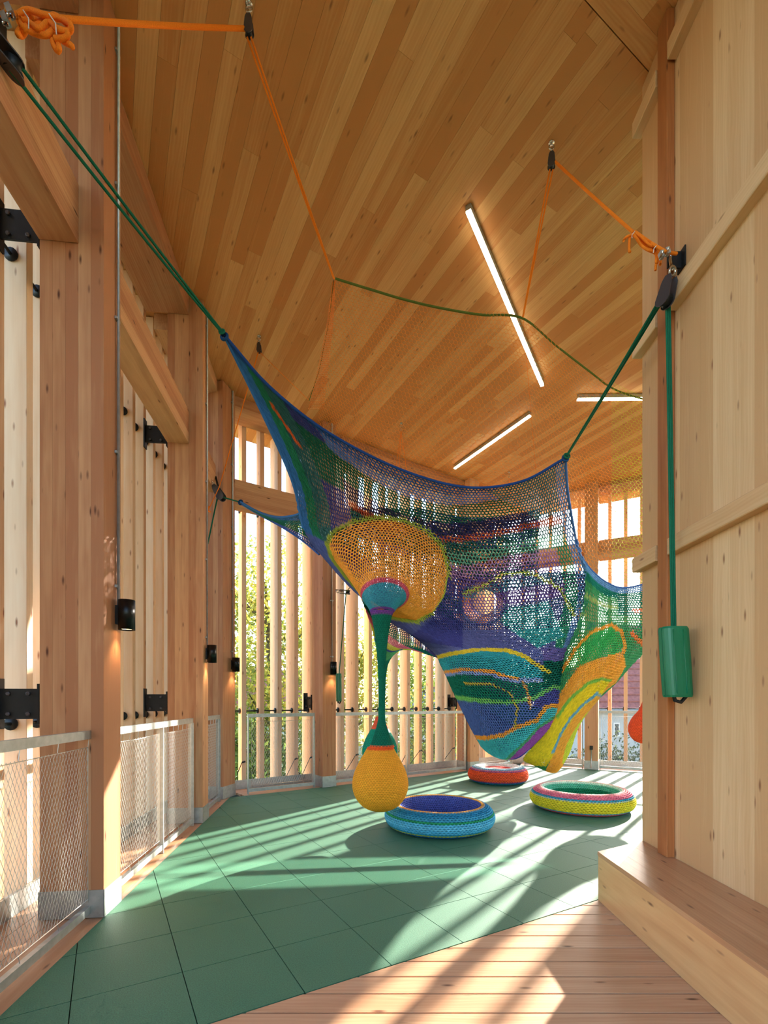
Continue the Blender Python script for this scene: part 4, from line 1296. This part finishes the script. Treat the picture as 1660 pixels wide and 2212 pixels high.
# ------------------------------------------------------------------ ropes, pulleys, hooks, pads
def rope_thing(name, label, cat, base, group=None):
    return thing(name, label, cat, tuple(base), group)
def sag(a, b, k=0.0, n=12):
    a, b = np.array(a, float), np.array(b, float)
    return [a + (b - a) * t - np.array([0, 0, k * 4 * t * (1 - t)]) for t in np.linspace(0, 1, n)]
def wrapped(path, r, amp=0.25, n=None):
    return path
def pulley(label, P, axis_dir, up, s=1.0, group='rope pulleys'):
    """cheek plates, sheave and swivel eye; 'up' points from sheave to eye"""
    P = np.array(P, float)
    t = thing('pulley', label, 'pulley', tuple(P), group)
    ax = np.array(axis_dir, float); ax /= np.linalg.norm(ax)
    up = np.array(up, float); up /= np.linalg.norm(up)
    sd_ = np.cross(up, ax)
    for k in (-1, 1):
        m = MB()
        prof = [(0.030 * s * math.cos(a), 0.030 * s * math.sin(a) - 0.02 * s) for a in np.linspace(PI, 2 * PI, 9)] + [(0.022 * s, 0.055 * s), (0.012 * s, 0.075 * s), (-0.012 * s, 0.075 * s), (-0.022 * s, 0.055 * s)]
        n = len(prof)
        vs = []
        for h in (0, 0.004 * s):
            vs += [P + sd_ * a + up * b + ax * k * (0.017 * s + h) for a, b in prof]
        fs = [tuple(range(n)), tuple(range(2 * n - 1, n - 1, -1))] + [(i, n + i, n + (i + 1) % n, (i + 1) % n) for i in range(n)]
        m.add(vs, fs).build('cheek_plate', M['gun'], t)
    MB().lathe([(0.020 * s, -0.014 * s), (0.026 * s, -0.014 * s), (0.020 * s, 0), (0.026 * s, 0.014 * s), (0.020 * s, 0.014 * s)], 16, P - up * 0.02 * s, ax).build('sheave', M['black'], t, True)
    c = P + up * 0.095 * s
    MB().tube([c + 0.018 * s * (math.cos(a) * ax + math.sin(a) * up) for a in np.linspace(0, 2 * PI, 13)[:-1]], 0.005 * s, 6, closed=True).build('swivel_eye', M['chrome'], t, True)
    return t
def hook(label, P):
    t = thing('ceiling_hook', label, 'hook', tuple(P), 'eye hooks in the ceiling')
    P = np.array(P, float)
    MB().lathe([(0.022, -0.006), (0.022, 0.0), (0.008, 0.0)], 12, P + (0, 0, 0)).build('plate', M['chrome'], t, True)
    c = P - np.array([0, 0, 0.032])
    MB().tube([c + 0.02 * np.array([math.cos(a), 0, math.sin(a)]) for a in np.linspace(0, 2 * PI, 13)[:-1]], 0.005, 6, closed=True).build('eye', M['chrome'], t, True)
    c = c - np.array([0, 0, 0.045])
    MB().tube([c + np.array([0, 0.014 * math.cos(a), 0.034 * math.sin(a)]) for a in np.linspace(0, 2 * PI, 13)[:-1]], 0.004, 6, closed=True).build('link', M['chrome'], t, True)
    return t
H1, H2, H3, H4, H5 = atc(538, 8), atc(1192, 308), atc(560, 726), atc(867, 914), atc(1100, 1020)
for P, lb in ((H1, 'steel eye hook in the ceiling at the top left'), (H2, 'steel eye hook in the ceiling above the right end of the net'), (H3, 'small eye hook in the ceiling near the corner column'), (H4, 'small eye hook in the ceiling above the middle of the net'), (H5, 'tiny far eye hook in the ceiling')):
    hook(lb, P)
PU = np.array([0, 0, 1.0])
p1 = H1 - PU * 0.155; p2 = H2 - PU * 0.155; p3 = H3 - PU * 0.15
pulley('black pulley under the top left ceiling hook', p1, (0, 1, 0), PU, 0.95)
pulley('black pulley under the right ceiling hook', p2, (0.3, 1, 0), PU, 0.95)
pulley('small dark pulley under the hook near the corner column', p3, (0, 1, 0), PU, 0.9)

# foreground anchor on the left beam
A = at(485, 725, 3.6)
LP = at(14, 122, 2.19)
plp = LP
upv = LP - A; upv = upv / np.linalg.norm(upv)
pulley('big black double pulley on the beam at the left edge', LP, (0.25, -0.3, 1), upv, 1.5)
mt = thing('rope_anchor', 'black steel anchor plate on the beam at the left edge', 'bracket', tuple(at(-6, 60, 2.17)))
MB().box(at(-16, 50, 2.17), (1, 0, 0), (0, 1, 0), (0, 0, 1), 0.05, 0.10, 0.16).build('plate', M['black'], mt)
MB().tube([at(-10, 60, 2.17), at(6, 95, 2.18)], 0.010, 8).build('shackle', M['chrome'], mt, True)
gr = rope_thing('green_rope', 'dark green double rope from the left beam to the upper corner of the net', 'rope', A)
sp = np.array([0.011, 0, 0.011])
for k in (-1, 1):
    s_ = sag(LP - upv * 0.03 + k * sp * 1.6, A + k * sp * 0.25 + np.array([-0.01, -0.012, 0.012]), 0.012)
    MB().tube(s_, 0.0085, 8).build('strand', M['dgreen'], gr, True)
MB().tube([A + np.array([-0.012, -0.02, 0.015]) + 0.02 * np.array([math.cos(t), 0.3 * math.sin(t), math.sin(t)]) for t in np.linspace(0, 2 * PI, 13)[:-1]], 0.007, 6, closed=True).build('knot', M['dgreen'], gr, True)

# right wall anchor
B = at(1222, 990, 4.3)
RP = at(1440, 638, 2.90)
rb_ = thing('wall_anchor', 'black steel anchor bracket with shackle on the right board wall', 'bracket', (1.822, 2.96, 3.99))
wz = CAMZ + (HY - 565) * 2.965 / F
MB().box((1.819, 2.955, wz), (1, 0, 0), (0, 1, 0), (0, 0, 1), 0.008, 0.075, 0.12).build('back_plate', M['black'], rb_)
MB().box((1.775, 2.955, wz), (1, 0, 0), (0, 1, 0), (0, 0, 1), 0.09, 0.010, 0.10).build('lug', M['black'], rb_)
MB().tube([(1.748, 2.95, wz + 0.02), (1.738, 2.935, wz - 0.02), (1.728, 2.91, wz - 0.07), (1.725, 2.89, wz - 0.11)], 0.009, 8).build('shackle', M['chrome'], rb_, True)
MB().tube([(1.745, 2.945, wz + 0.03), (1.73, 2.935, wz + 0.035), (1.72, 2.935, wz + 0.015)], 0.008, 6).build('pin', M['chrome'], rb_, True)
upr = np.array([0.22, -0.1, 1.0])
pulley('long black double pulley hanging on the right wall', RP, (0.9, 0.45, 0), upr, 1.45)
gr = rope_thing('green_rope', 'dark green double rope from the right wall pulley to the net corner', 'rope', B)
for k in (-1, 1):
    s_ = sag(RP + np.array([-0.03, 0.02, -0.03]) + k * np.array([0.014, 0, 0.008]), B + k * np.array([0.004, 0, 0.002]) + np.array([0.006, -0.01, 0.014]), 0.006)
    MB().tube(s_, 0.0090, 8).build('strand', M['dgreen'], gr, True)
MB().tube([B + np.array([0.006, -0.02, 0.012]) + 0.024 * np.array([math.cos(t), 0.3 * math.sin(t), math.sin(t)]) for t in np.linspace(0, 2 * PI, 13)[:-1]], 0.008, 6, closed=True).build('knot', M['dgreen'], gr, True)
padtop = at(1456, 1356, 2.86)
gr = rope_thing('green_rope', 'dark green rope bundle running down the right wall to the green pad', 'rope', padtop)
for k in (-1, 0, 1):
    MB().tube(sag(RP + np.array([0.028 + 0.010 * k, 0.03, -0.03]), padtop + np.array([0.010 * k, 0, 0.0]), 0.0), 0.0066, 8).build('strand', M['dgreen'], gr, True)

def pad(label, top, w, h, d, tilt):
    t = thing('rope_pad', label, 'pad', tuple(top), 'green vinyl rope pads')
    top = np.array(top, float)
    n = 28
    rows = []
    for z, sc in ((0.0, 0.93), (-0.012, 1.0), (-h * 0.5, 1.03), (-h + 0.012, 1.0), (-h, 0.95)):
        ring_ = []
        for i in range(n):
            a = 2 * PI * i / n
            cx, cy = math.copysign(abs(math.cos(a)) ** 0.6, math.cos(a)), math.copysign(abs(math.sin(a)) ** 0.75, math.sin(a))
            fold = 1 - 0.06 * (abs(((a / (2 * PI)) * 5) % 1 - 0.5) < 0.07)
            ring_.append(top + np.array([cx * w / 2 * sc * fold - z * tilt, cy * d / 2 * sc * fold, z]))
        rows.append(ring_)
    m = MB()
    vs = [p for r_ in rows for p in r_]
    fs = [(k * n + i, k * n + (i + 1) % n, (k + 1) * n + (i + 1) % n, (k + 1) * n + i) for k in range(len(rows) - 1) for i in range(n)]
    m.add(vs, fs + [tuple(range(n - 1, -1, -1)), tuple(range((len(rows) - 1) * n, len(rows) * n))]).build('cover', M['pad'], t)
    for sgn in (-0.45, 0.3):
        MB().tube([top + np.array([sgn * w / 2 - z * tilt, -d / 2 * 1.02, z]) for z in np.linspace(-0.02, -h + 0.02, 5)], 0.0025, 5).build('seam', M['pad'], t, True)
    b = top + np.array([h * tilt, 0, -h])
    MB().tube([b + np.array([-w * 0.2, 0, 0.03]), b + np.array([-w * 0.12, -0.005, -0.02]), b + np.array([w * 0.1, -0.005, -0.03]), b + np.array([w * 0.3, 0, 0.0]), b + np.array([w * 0.3, 0, 0.04])], 0.011, 8).build('cleat', M['black'], t, True)
    return t
pad('large green vinyl pad wrapped round the ropes on the right wall', at(1455, 1355, 2.84), 0.155, 0.41, 0.11, 0.065)
pad('small green vinyl pad beside the far column', at(732, 1455, 7.28), 0.085, 0.42, 0.08, 0.01)
fp = at(748, 1279, 7.15)
pulley('small brass pulley beside the far column', fp, (0, 0, 1), (-1, 0, 0.1), 1.3)
an_ = thing('rope_anchor', 'small steel eye screwed to the far column beside the net', 'bracket', tuple(at(727, 1274, 7.25)))
MB().tube([at(726, 1274, 7.3), at(742, 1278, 7.17)], 0.012, 6).build('eye_bolt', M['chrome'], an_, True)
gr = rope_thing('green_rope', 'thin green rope from the brass pulley down to the small pad', 'rope', at(733, 1455, 7.28))
MB().tube(sag(fp, at(733, 1456, 7.28)), 0.008, 6).build('strand', M['dgreen'], gr, True)
MB().tube(sag(fp, at(765, 1258, 5.35)), 0.006, 6).build('net_tail', M['moss'], gr, True)

# corner column pulley and ropes
CP = at(475, 1068, 6.15)
Cc = at(520, 1085, 6.0)
pulley('black pulley at the corner column with a steel shackle', CP, (0.3, 1, 0), (-0.6, 0, 1.0), 1.7)
ca = thing('rope_anchor', 'black steel hook plate on the corner column', 'bracket', tuple(at(466, 1038, 6.3)))
MB().tube([at(466, 1030, 6.35), at(471, 1048, 6.2)], 0.014, 6).build('hook', M['black'], ca, True)
gr = rope_thing('green_rope', 'green rope from the corner pulley to the left arm of the net', 'rope', CP)
MB().tube(sag(CP + np.array([0.02, 0, -0.03]), Cc), 0.009, 7).build('strand', M['dgreen'], gr, True)
MB().tube(sag(CP + np.array([-0.03, 0, -0.04]), at(449, 1175, 6.1)), 0.009, 7).build('tail', M['dgreen'], gr, True)

# orange ropes
orr = rope_thing('orange_rope', 'orange rope from the top left hook down to the rim of the safety net', 'rope', at(722, 602, 4.1), 'orange ropes')
N1, N2 = at(722, 602, 4.1), at(1130, 686, 4.4)
for k in (-1, 1):
    MB().tube(sag(p1 + np.array([0.012 * k, 0, -0.05]), N1 + np.array([0.002 * k, 0, 0]), 0.01), 0.0064, 7).build('strand', M['orange'], orr, True)
orr = rope_thing('orange_rope', 'orange rope pulled tight from the top left hook to the left beam', 'rope', at(150, 46, 2.25), 'orange ropes')
MB().tube(sag(p1 + np.array([-0.02, 0, 0.0]), at(150, 42, 2.30), 0.006) + [at(30, 32, 2.2), at(-20, 30, 2.17)], 0.0125, 8).build('strand', M['orange'], orr, True)
bd = rope_thing('rope_bundle', 'hank of looped orange rope tied up at the top left', 'rope', at(95, 60, 2.2), 'orange ropes')
loops = [
 [(38, 32), (60, 22), (95, 32), (130, 40), (152, 52), (150, 68), (125, 62), (105, 48), (85, 62), (62, 48), (44, 42)],
 [(42, 40), (50, 58), (75, 72), (100, 76), (120, 64), (146, 72), (140, 82), (118, 84)],
 [(44, 62), (38, 74), (48, 76), (56, 62), (52, 50), (40, 48)],
 [(112, 82), (116, 98), (124, 110), (128, 104), (124, 88), (120, 80)],
 [(126, 80), (138, 90), (154, 98), (156, 101)],
 [(60, 30), (80, 44), (100, 40), (120, 34), (140, 48), (152, 60), (136, 70), (110, 58), (90, 52), (66, 60), (50, 52)],
]
for i, lp in enumerate(loops):
    pts = np.array([at(x, y, 2.18 + 0.012 * math.sin(3 * k + i) + 0.006 * i) for k, (x, y) in enumerate(lp)])
    pts = cr(pts, np.linspace(0, len(pts) - 1, len(pts) * 6), 0)
    MB().tube(pts, 0.0115, 8).build('loop', M['orange'], bd, True)
for (x0, y0, x1, y1) in ((50, 22, 62, 62), (106, 30, 122, 74)):
    pts = [at(x0, y0, 2.155), at((x0 + x1) / 2 + 6, (y0 + y1) / 2 - 2, 2.145), at(x1, y1, 2.155)]
    MB().tube(pts, 0.0025, 5).build('tie', M['twine'], bd, True)
cl = thing('rope_clamp', 'pair of green grey wire rope clamps at the top left', 'clamp', tuple(at(20, 36, 2.17)))
for (x, y) in ((12, 42), (22, 24)):
    MB().box(at(x, y, 2.17), (1, 0, 0.4), (0, 1, 0), (-0.4, 0, 1), 0.022, 0.03, 0.04).build('clamp_body', M['steel'], cl)
    MB().tube([at(x - 5, y + 8, 2.15), at(x + 5, y + 10, 2.15)], 0.008, 6).build('nut', M['chrome'], cl, True)
orr = rope_thing('orange_rope', 'orange rope from the right ceiling hook down to the safety net rim', 'rope', N2, 'orange ropes')
for k in (-1, 1):
    MB().tube(sag(p2 + np.array([0.012 * k, 0, -0.05]), N2 + np.array([0.002 * k, 0, 0]), 0.0), 0.0064, 7).build('strand', M['orange'], orr, True)
orr = rope_thing('orange_rope', 'orange rope from the right ceiling hook to the wall anchor', 'rope', at(1400, 530, 2.9), 'orange ropes')
MB().tube(sag(p2 + np.array([0.02, -0.01, 0.0]), at(1372, 505, 3.05), 0.004) + [at(1440, 545, 2.84), at(1462, 548, 2.90)], 0.0095, 8).build('strand', M['orange'], orr, True)
bd = rope_thing('rope_bundle', 'hank of orange rope tied up beside the right wall anchor', 'rope', at(1400, 530, 2.92), 'orange ropes')
loops = [
 [(1368, 500), (1385, 512), (1405, 530), (1420, 536), (1422, 552), (1421, 566), (1418, 566), (1417, 548), (1400, 540), (1386, 530), (1374, 512), (1368, 506)],
 [(1372, 500), (1395, 516), (1415, 530), (1425, 540), (1423, 560), (1418, 570), (1417, 584)],
 [(1372, 506), (1358, 510), (1350, 516), (1348, 520)],
 [(1370, 508), (1362, 512), (1360, 526), (1360, 542), (1362, 544)],
 [(1374, 510), (1390, 526), (1408, 540), (1416, 542), (1404, 532), (1388, 518)],
 [(1426, 545), (1428, 556), (1427, 572)],
]
for i, lp in enumerate(loops):
    pts = np.array([at(x, y, 2.93 + 0.010 * math.sin(3 * k + i) + 0.004 * i) for k, (x, y) in enumerate(lp)])
    pts = cr(pts, np.linspace(0, len(pts) - 1, len(pts) * 5), 0)
    MB().tube(pts, 0.0075, 7).build('loop', M['orange'], bd, True)
for (x0, y0, x1, y1) in ((1372, 500, 1366, 514), (1421, 528, 1412, 546)):
    MB().tube([at(x0, y0, 2.90), at((x0 + x1) / 2 - 3, (y0 + y1) / 2, 2.885), at(x1, y1, 2.90)], 0.0022, 5).build('tie', M['twine'], bd, True)
cl = thing('rope_clamp', 'pair of steel rope clamps beside the right wall anchor', 'clamp', tuple(at(1436, 547, 2.86)))
for (x, y) in ((1430, 551), (1442, 544)):
    MB().box(at(x, y, 2.86), (1, 0, 0.3), (0, 1, 0), (-0.3, 0, 1), 0.020, 0.03, 0.034).build('clamp_body', M['steel'], cl)
    MB().tube([at(x - 4, y + 7, 2.84), at(x + 3, y - 8, 2.84)], 0.006, 6).build('bolt', M['chrome'], cl, True)
orr = rope_thing('orange_rope', 'thin orange rope from the small hook down to the corner pulley', 'rope', at(452, 1098, 6.1), 'orange ropes')
MB().tube(sag(p3 + np.array([-0.01, 0, -0.04]), at(474, 1052, 6.1)) + [at(452, 1098, 6.1)], 0.0062, 6).build('strand', M['orange'], orr, True)
MB().tube([at(452, 1094, 6.1), at(449, 1103, 6.1), at(455, 1106, 6.1)], 0.012, 6).build('knot', M['orange'], orr, True)
orr = rope_thing('orange_rope', 'thin orange line from the small hook to the fold of the safety net', 'rope', at(668, 866, 4.98), 'orange ropes')
MB().tube(sag(p3 + np.array([0.01, 0, -0.04]), at(667, 864, 4.98)), 0.003, 5).build('strand', M['orange'], orr, True)
orr = rope_thing('orange_rope', 'forked thin orange lines from the hook above the middle of the net', 'rope', at(867, 1030, 6.6), 'orange ropes')
h4 = H4 - PU * 0.12
for (x, y) in ((853, 1030), (862, 1030), (882, 1040)):
    MB().tube(sag(h4, at(x, y, 6.4)), 0.0034, 5).build('strand', M['orange'], orr, True)
orr = rope_thing('orange_rope', 'thin orange line hanging from the tiny far hook', 'rope', at(1102, 1060, 8.0), 'orange ropes')
MB().tube(sag(H5 - PU * 0.12, at(1104, 1070, 7.6)), 0.004, 5).build('strand', M['orange'], orr, True)
orr = rope_thing('orange_rope', 'hair thin orange line dropping past the slanting ceiling light', 'rope', at(1158, 1010, 5.6), 'orange ropes')
MB().tube(sag(at(1131, 690, 4.4), at(1158, 1015, 5.6)), 0.0016, 4).build('strand', M['orange'], orr, True)

# ------------------------------------------------------------------ outside: ground, trees, hedge, houses, wire
gd = MB().abox(-90, 110, -25, 160, -3.2, -3.0).build('ground', M['ground'])
tag(gd, 'pale grass ground outside below the hall', None, kind='structure')
def tree(name, label, base, h, rx, rz, nleaf, lm, trunk_r=0.13, leaf=0.085, seed=1, lean=0.0):
    rg = np.random.default_rng(seed)
    base = np.array(base, float)
    t = thing(name, label, 'tree', tuple(base), 'trees outside the slat screen')
    m = MB()
    top = base + np.array([lean, 0, h * 0.75])
    m.tube([base, base + np.array([lean * .2, 0.05, h * .25]), base + np.array([lean * .55, -0.05, h * .5]), top], [trunk_r, trunk_r * .8, trunk_r * .55, trunk_r * .2], 8)
    m.build('trunk', M['bark'], t, True)
    tips = []
    for k in range(16):
        f = rg.uniform(0.22, 0.72)
        p = base + np.array([lean * f, 0, h * f])
        a = rg.uniform(0, 2 * PI)
        L = rx * rg.uniform(0.5, 0.95)
        q = p + np.array([math.cos(a) * L, math.sin(a) * L, L * rg.uniform(0.3, 0.8)])
        mid = (p + q) / 2 + np.array([0, 0, -0.1 * L])
        MB().tube([p, mid, q], [trunk_r * .38, trunk_r * .25, trunk_r * .08], 6).build('branch', M['bark'], t, True)
        tips += [q, mid, (q + p) / 2]
    # clumped leaves
    cl_ = []
    for k in range(nleaf // 70):
        if rg.random() < 0.6:
            c = tips[rg.integers(len(tips))] + rg.normal(0, 0.25, 3)
        else:
            d = rg.normal(0, 1, 3); d /= np.linalg.norm(d)
            c = base + np.array([lean * .6, 0, h * 0.6]) + d * np.array([rx, rx, rz]) * rg.uniform(0.3, 1.0)
        cl_.append(c)
    cl_ = np.array(cl_)
    C = cl_[rg.integers(len(cl_), size=nleaf)] + rg.normal(0, 0.30, (nleaf, 3))
    a = rg.normal(0, 1, (nleaf, 3)); a /= np.linalg.norm(a, axis=1)[:, None]
    b = np.cross(a, rg.normal(0, 1, (nleaf, 3))); b /= np.linalg.norm(b, axis=1)[:, None]
    sz = leaf * rg.uniform(0.6, 1.2, nleaf)[:, None]
    V = np.stack([C - a * sz, C + b * sz * .45, C + a * sz, C - b * sz * .45], axis=1).reshape(-1, 3) - base
    Fq = np.arange(nleaf * 4).reshape(-1, 4)
    me = bpy.data.meshes.new('foliage')
    me.from_pydata(V.tolist(), [], Fq.tolist())
    me.materials.append(lm)
    o = bpy.data.objects.new('foliage', me)
    link(o, t)
    o['kind'] = 'stuff'
    return t
def gp(px, d): return ((px - HX) * d / F, d, -3.0)
tree('autumn_tree', 'yellow green tree with a forked trunk beyond the far slats', gp(598, 13.0), 10.0, 2.3, 3.6, 15000, M['leaf'], 0.16, 0.07, 3, -0.3)
tree('autumn_tree', 'leafy tree beyond the slats left of the yellow ball', gp(760, 15.5), 8.5, 2.0, 2.8, 9000, M['leaf'], 0.13, 0.075, 5)
tree('autumn_tree', 'green tree beyond the slats behind the orange ring', gp(930, 17.0), 7.0, 2.0, 2.2, 8000, M['leafd'], 0.13, 0.08, 8)
tree('bushy_tree', 'low bushy tree at the foot of the far slats', gp(560, 11.5), 4.6, 1.6, 1.5, 9000, M['leafd'], 0.08, 0.07, 11)
tree('bushy_tree', 'dark bush below the grey house wall', gp(1340, 15.0), 3.0, 1.3, 0.8, 7000, M['hedge'], 0.06, 0.07, 13)
tree('bushy_tree', 'dark bush left of the sunlit far right column', gp(1240, 14.5), 2.6, 1.2, 0.7, 6000, M['hedge'], 0.06, 0.07, 17)
tree('bushy_tree', 'dark bush at the right end below the clay roof', gp(1440, 14.5), 3.2, 1.4, 0.8, 6000, M['hedge'], 0.06, 0.07, 19)

def gable(name, label, x0, x1, y0, y1, ze, zr_, wallm, roofm, ridge='x', over=0.35, windows=(), chim=None, hip=0.0):
    t = thing(name, label, 'house', ((x0 + x1) / 2, (y0 + y1) / 2, -3.0), 'houses outside')
    MB().abox(x0, x1, y0, y1, -3.0, ze).build('wall', wallm, t)
    m = MB()
    X0, X1, Y0, Y1 = x0 - over, x1 + over, y0 - over, y1 + over
    yc = (Y0 + Y1) / 2
    b = [(X0, Y0, ze), (X1, Y0, ze), (X1, Y1, ze), (X0, Y1, ze), (X0 + hip, yc, zr_), (X1 - hip, yc, zr_)]
    v = b + [(p[0], p[1], p[2] - 0.16) for p in b[:4]]
    m.add(v, [(0, 1, 5, 4), (2, 3, 4, 5), (0, 4, 3), (1, 2, 5), (6, 9, 8, 7), (0, 6, 7, 1), (1, 7, 8, 2), (2, 8, 9, 3), (3, 9, 6, 0)])
    rf = m.build('roof', roofm, t)
    n = 14
    for k in range(1, n):                                   # raised courses of tiles on the near slope
        f = k / n
        z = ze + (zr_ - ze) * f
        y = Y0 + (yc - Y0) * f
        MB().abox(X0 + hip * f, X1 - hip * f, y - 0.05, y + 0.03, z - 0.02, z + 0.035).build('tile_course', roofm, t)
    MB().abox(X0, X1, Y0 - 0.07, Y0, ze - 0.14, ze - 0.02).build('gutter', M['roofgrey'], t)
    for (wx, wz, ww, wh) in windows:
        f = MB().abox(wx - ww / 2 - 0.06, wx + ww / 2 + 0.06, y0 - 0.05, y0 - 0.002, wz - wh / 2 - 0.06, wz + wh / 2 + 0.06).build('window', M['frame'], t)
        MB().abox(wx - ww / 2, wx + ww / 2, y0 - 0.065, y0 - 0.052, wz - wh / 2, wz + wh / 2).build('pane', M['glass'], f)
    if chim:
        cx, cy, cz, cw, chh = chim
        MB().abox(cx - cw / 2, cx + cw / 2, cy - cw / 2, cy + cw / 2, cz, cz + chh).build('chimney', M['renderw'], t)
    return t
kx = lambda px, d: (px - HX) * d / F
gable('house', 'grey house with a clay tiled roof beyond the far right railing', kx(1297, 24), kx(1297, 24) + 14, 24, 33, 0.95, 5.8, M['render'], M['rooftile'], hip=3.2, windows=((kx(1332, 24), -0.1, 0.18, 0.55), (kx(1332, 24) + 2.6, -0.2, 0.9, 1.2)), chim=(kx(1378, 27), 26.6, 2.2, 0.6, 1.6))
gable('house', 'pale house with a grey roof behind the clay tiled one', kx(1225, 40), kx(1225, 40) + 12, 40, 48, 0.7, 4.3, M['renderw'], M['roofgrey'], hip=2.0, windows=((kx(1250, 40), -0.9, 1.0, 1.3),))
gable('house', 'white house glimpsed through the tree beyond the far slats', kx(470, 38), kx(470, 38) + 9, 38, 46, 0.6, 4.0, M['renderw'], M['rooftile'], hip=1.5, windows=((kx(545, 38), -0.8, 1.0, 1.3),))
gable('house', 'pale house far behind the middle of the screen', kx(880, 44), kx(880, 44) + 11, 44, 52, 0.2, 3.2, M['renderw'], M['roofgrey'], hip=2.0, windows=((kx(925, 44), -1.0, 1.0, 1.3), (kx(985, 44), -1.0, 1.0, 1.3)))
gable('house', 'unseen white house added beyond the right hand slat screen to carry the glint', 24, 32, 2, 10, 5.4, 8.0, M['renderw'], M['rooftile'], hip=1.5)  # unseen house, added as a source for the glint spot below
MB().abox(23.97, 23.995, 5.85, 6.65, 3.4, 4.7).build('window', M['glass'], bpy.data.objects['house.004'])  # unseen pane, added behind the glint spot; it reflects no sun itself
wq = np.array([23.9, 6.25, 4.05])
tgt = np.array([-0.45, 3.70, 0.0])
rl = bpy.data.lights.new('added_glint_spot', 'SPOT')  # added spot lamp, stands in for sun thrown back by an unseen pane
rl.energy = 170000; rl.color = (1.0, 0.95, 0.86); rl.shadow_soft_size = 0.04; rl.spot_blend = 0.05
rl.spot_size = 2 * math.atan(0.30 / np.linalg.norm(tgt - wq))
ro_ = bpy.data.objects.new('added_glint_spot', rl)
COL.objects.link(ro_)
ro_.location = tuple(wq)
ro_.rotation_euler = Vector(tuple(wq - tgt)).to_track_quat('Z', 'Y').to_euler()
pw = thing('power_line', 'thin black power line crossing the sky at the far right', 'wire', tuple(at(1220, 1141, 20)))
MB().tube(sag(at(1095, 1163, 22), at(1500, 1052, 18), 0.15), 0.008, 5).build('cable', M['black'], pw, True)
for q in (at(1095, 1160, 22), at(1500, 1049, 18)):
    MB().tube([(q[0], q[1], -3.0), (q[0], q[1], q[2] + 0.1)], 0.07, 8).build('pole', M['bark'], pw, True)
# unshared meshes keep the ray tracing tree flat and quick
for o in bpy.data.objects:
    if o.type == 'MESH' and o.data.users > 1:
        o.data = o.data.copy()
print('tris', sum(len(p.vertices) - 2 for o in bpy.data.objects if o.type == 'MESH' for p in ()) if False else sum(len(o.data.loops) - 2 * len(o.data.polygons) for o in bpy.data.objects if o.type == 'MESH'))
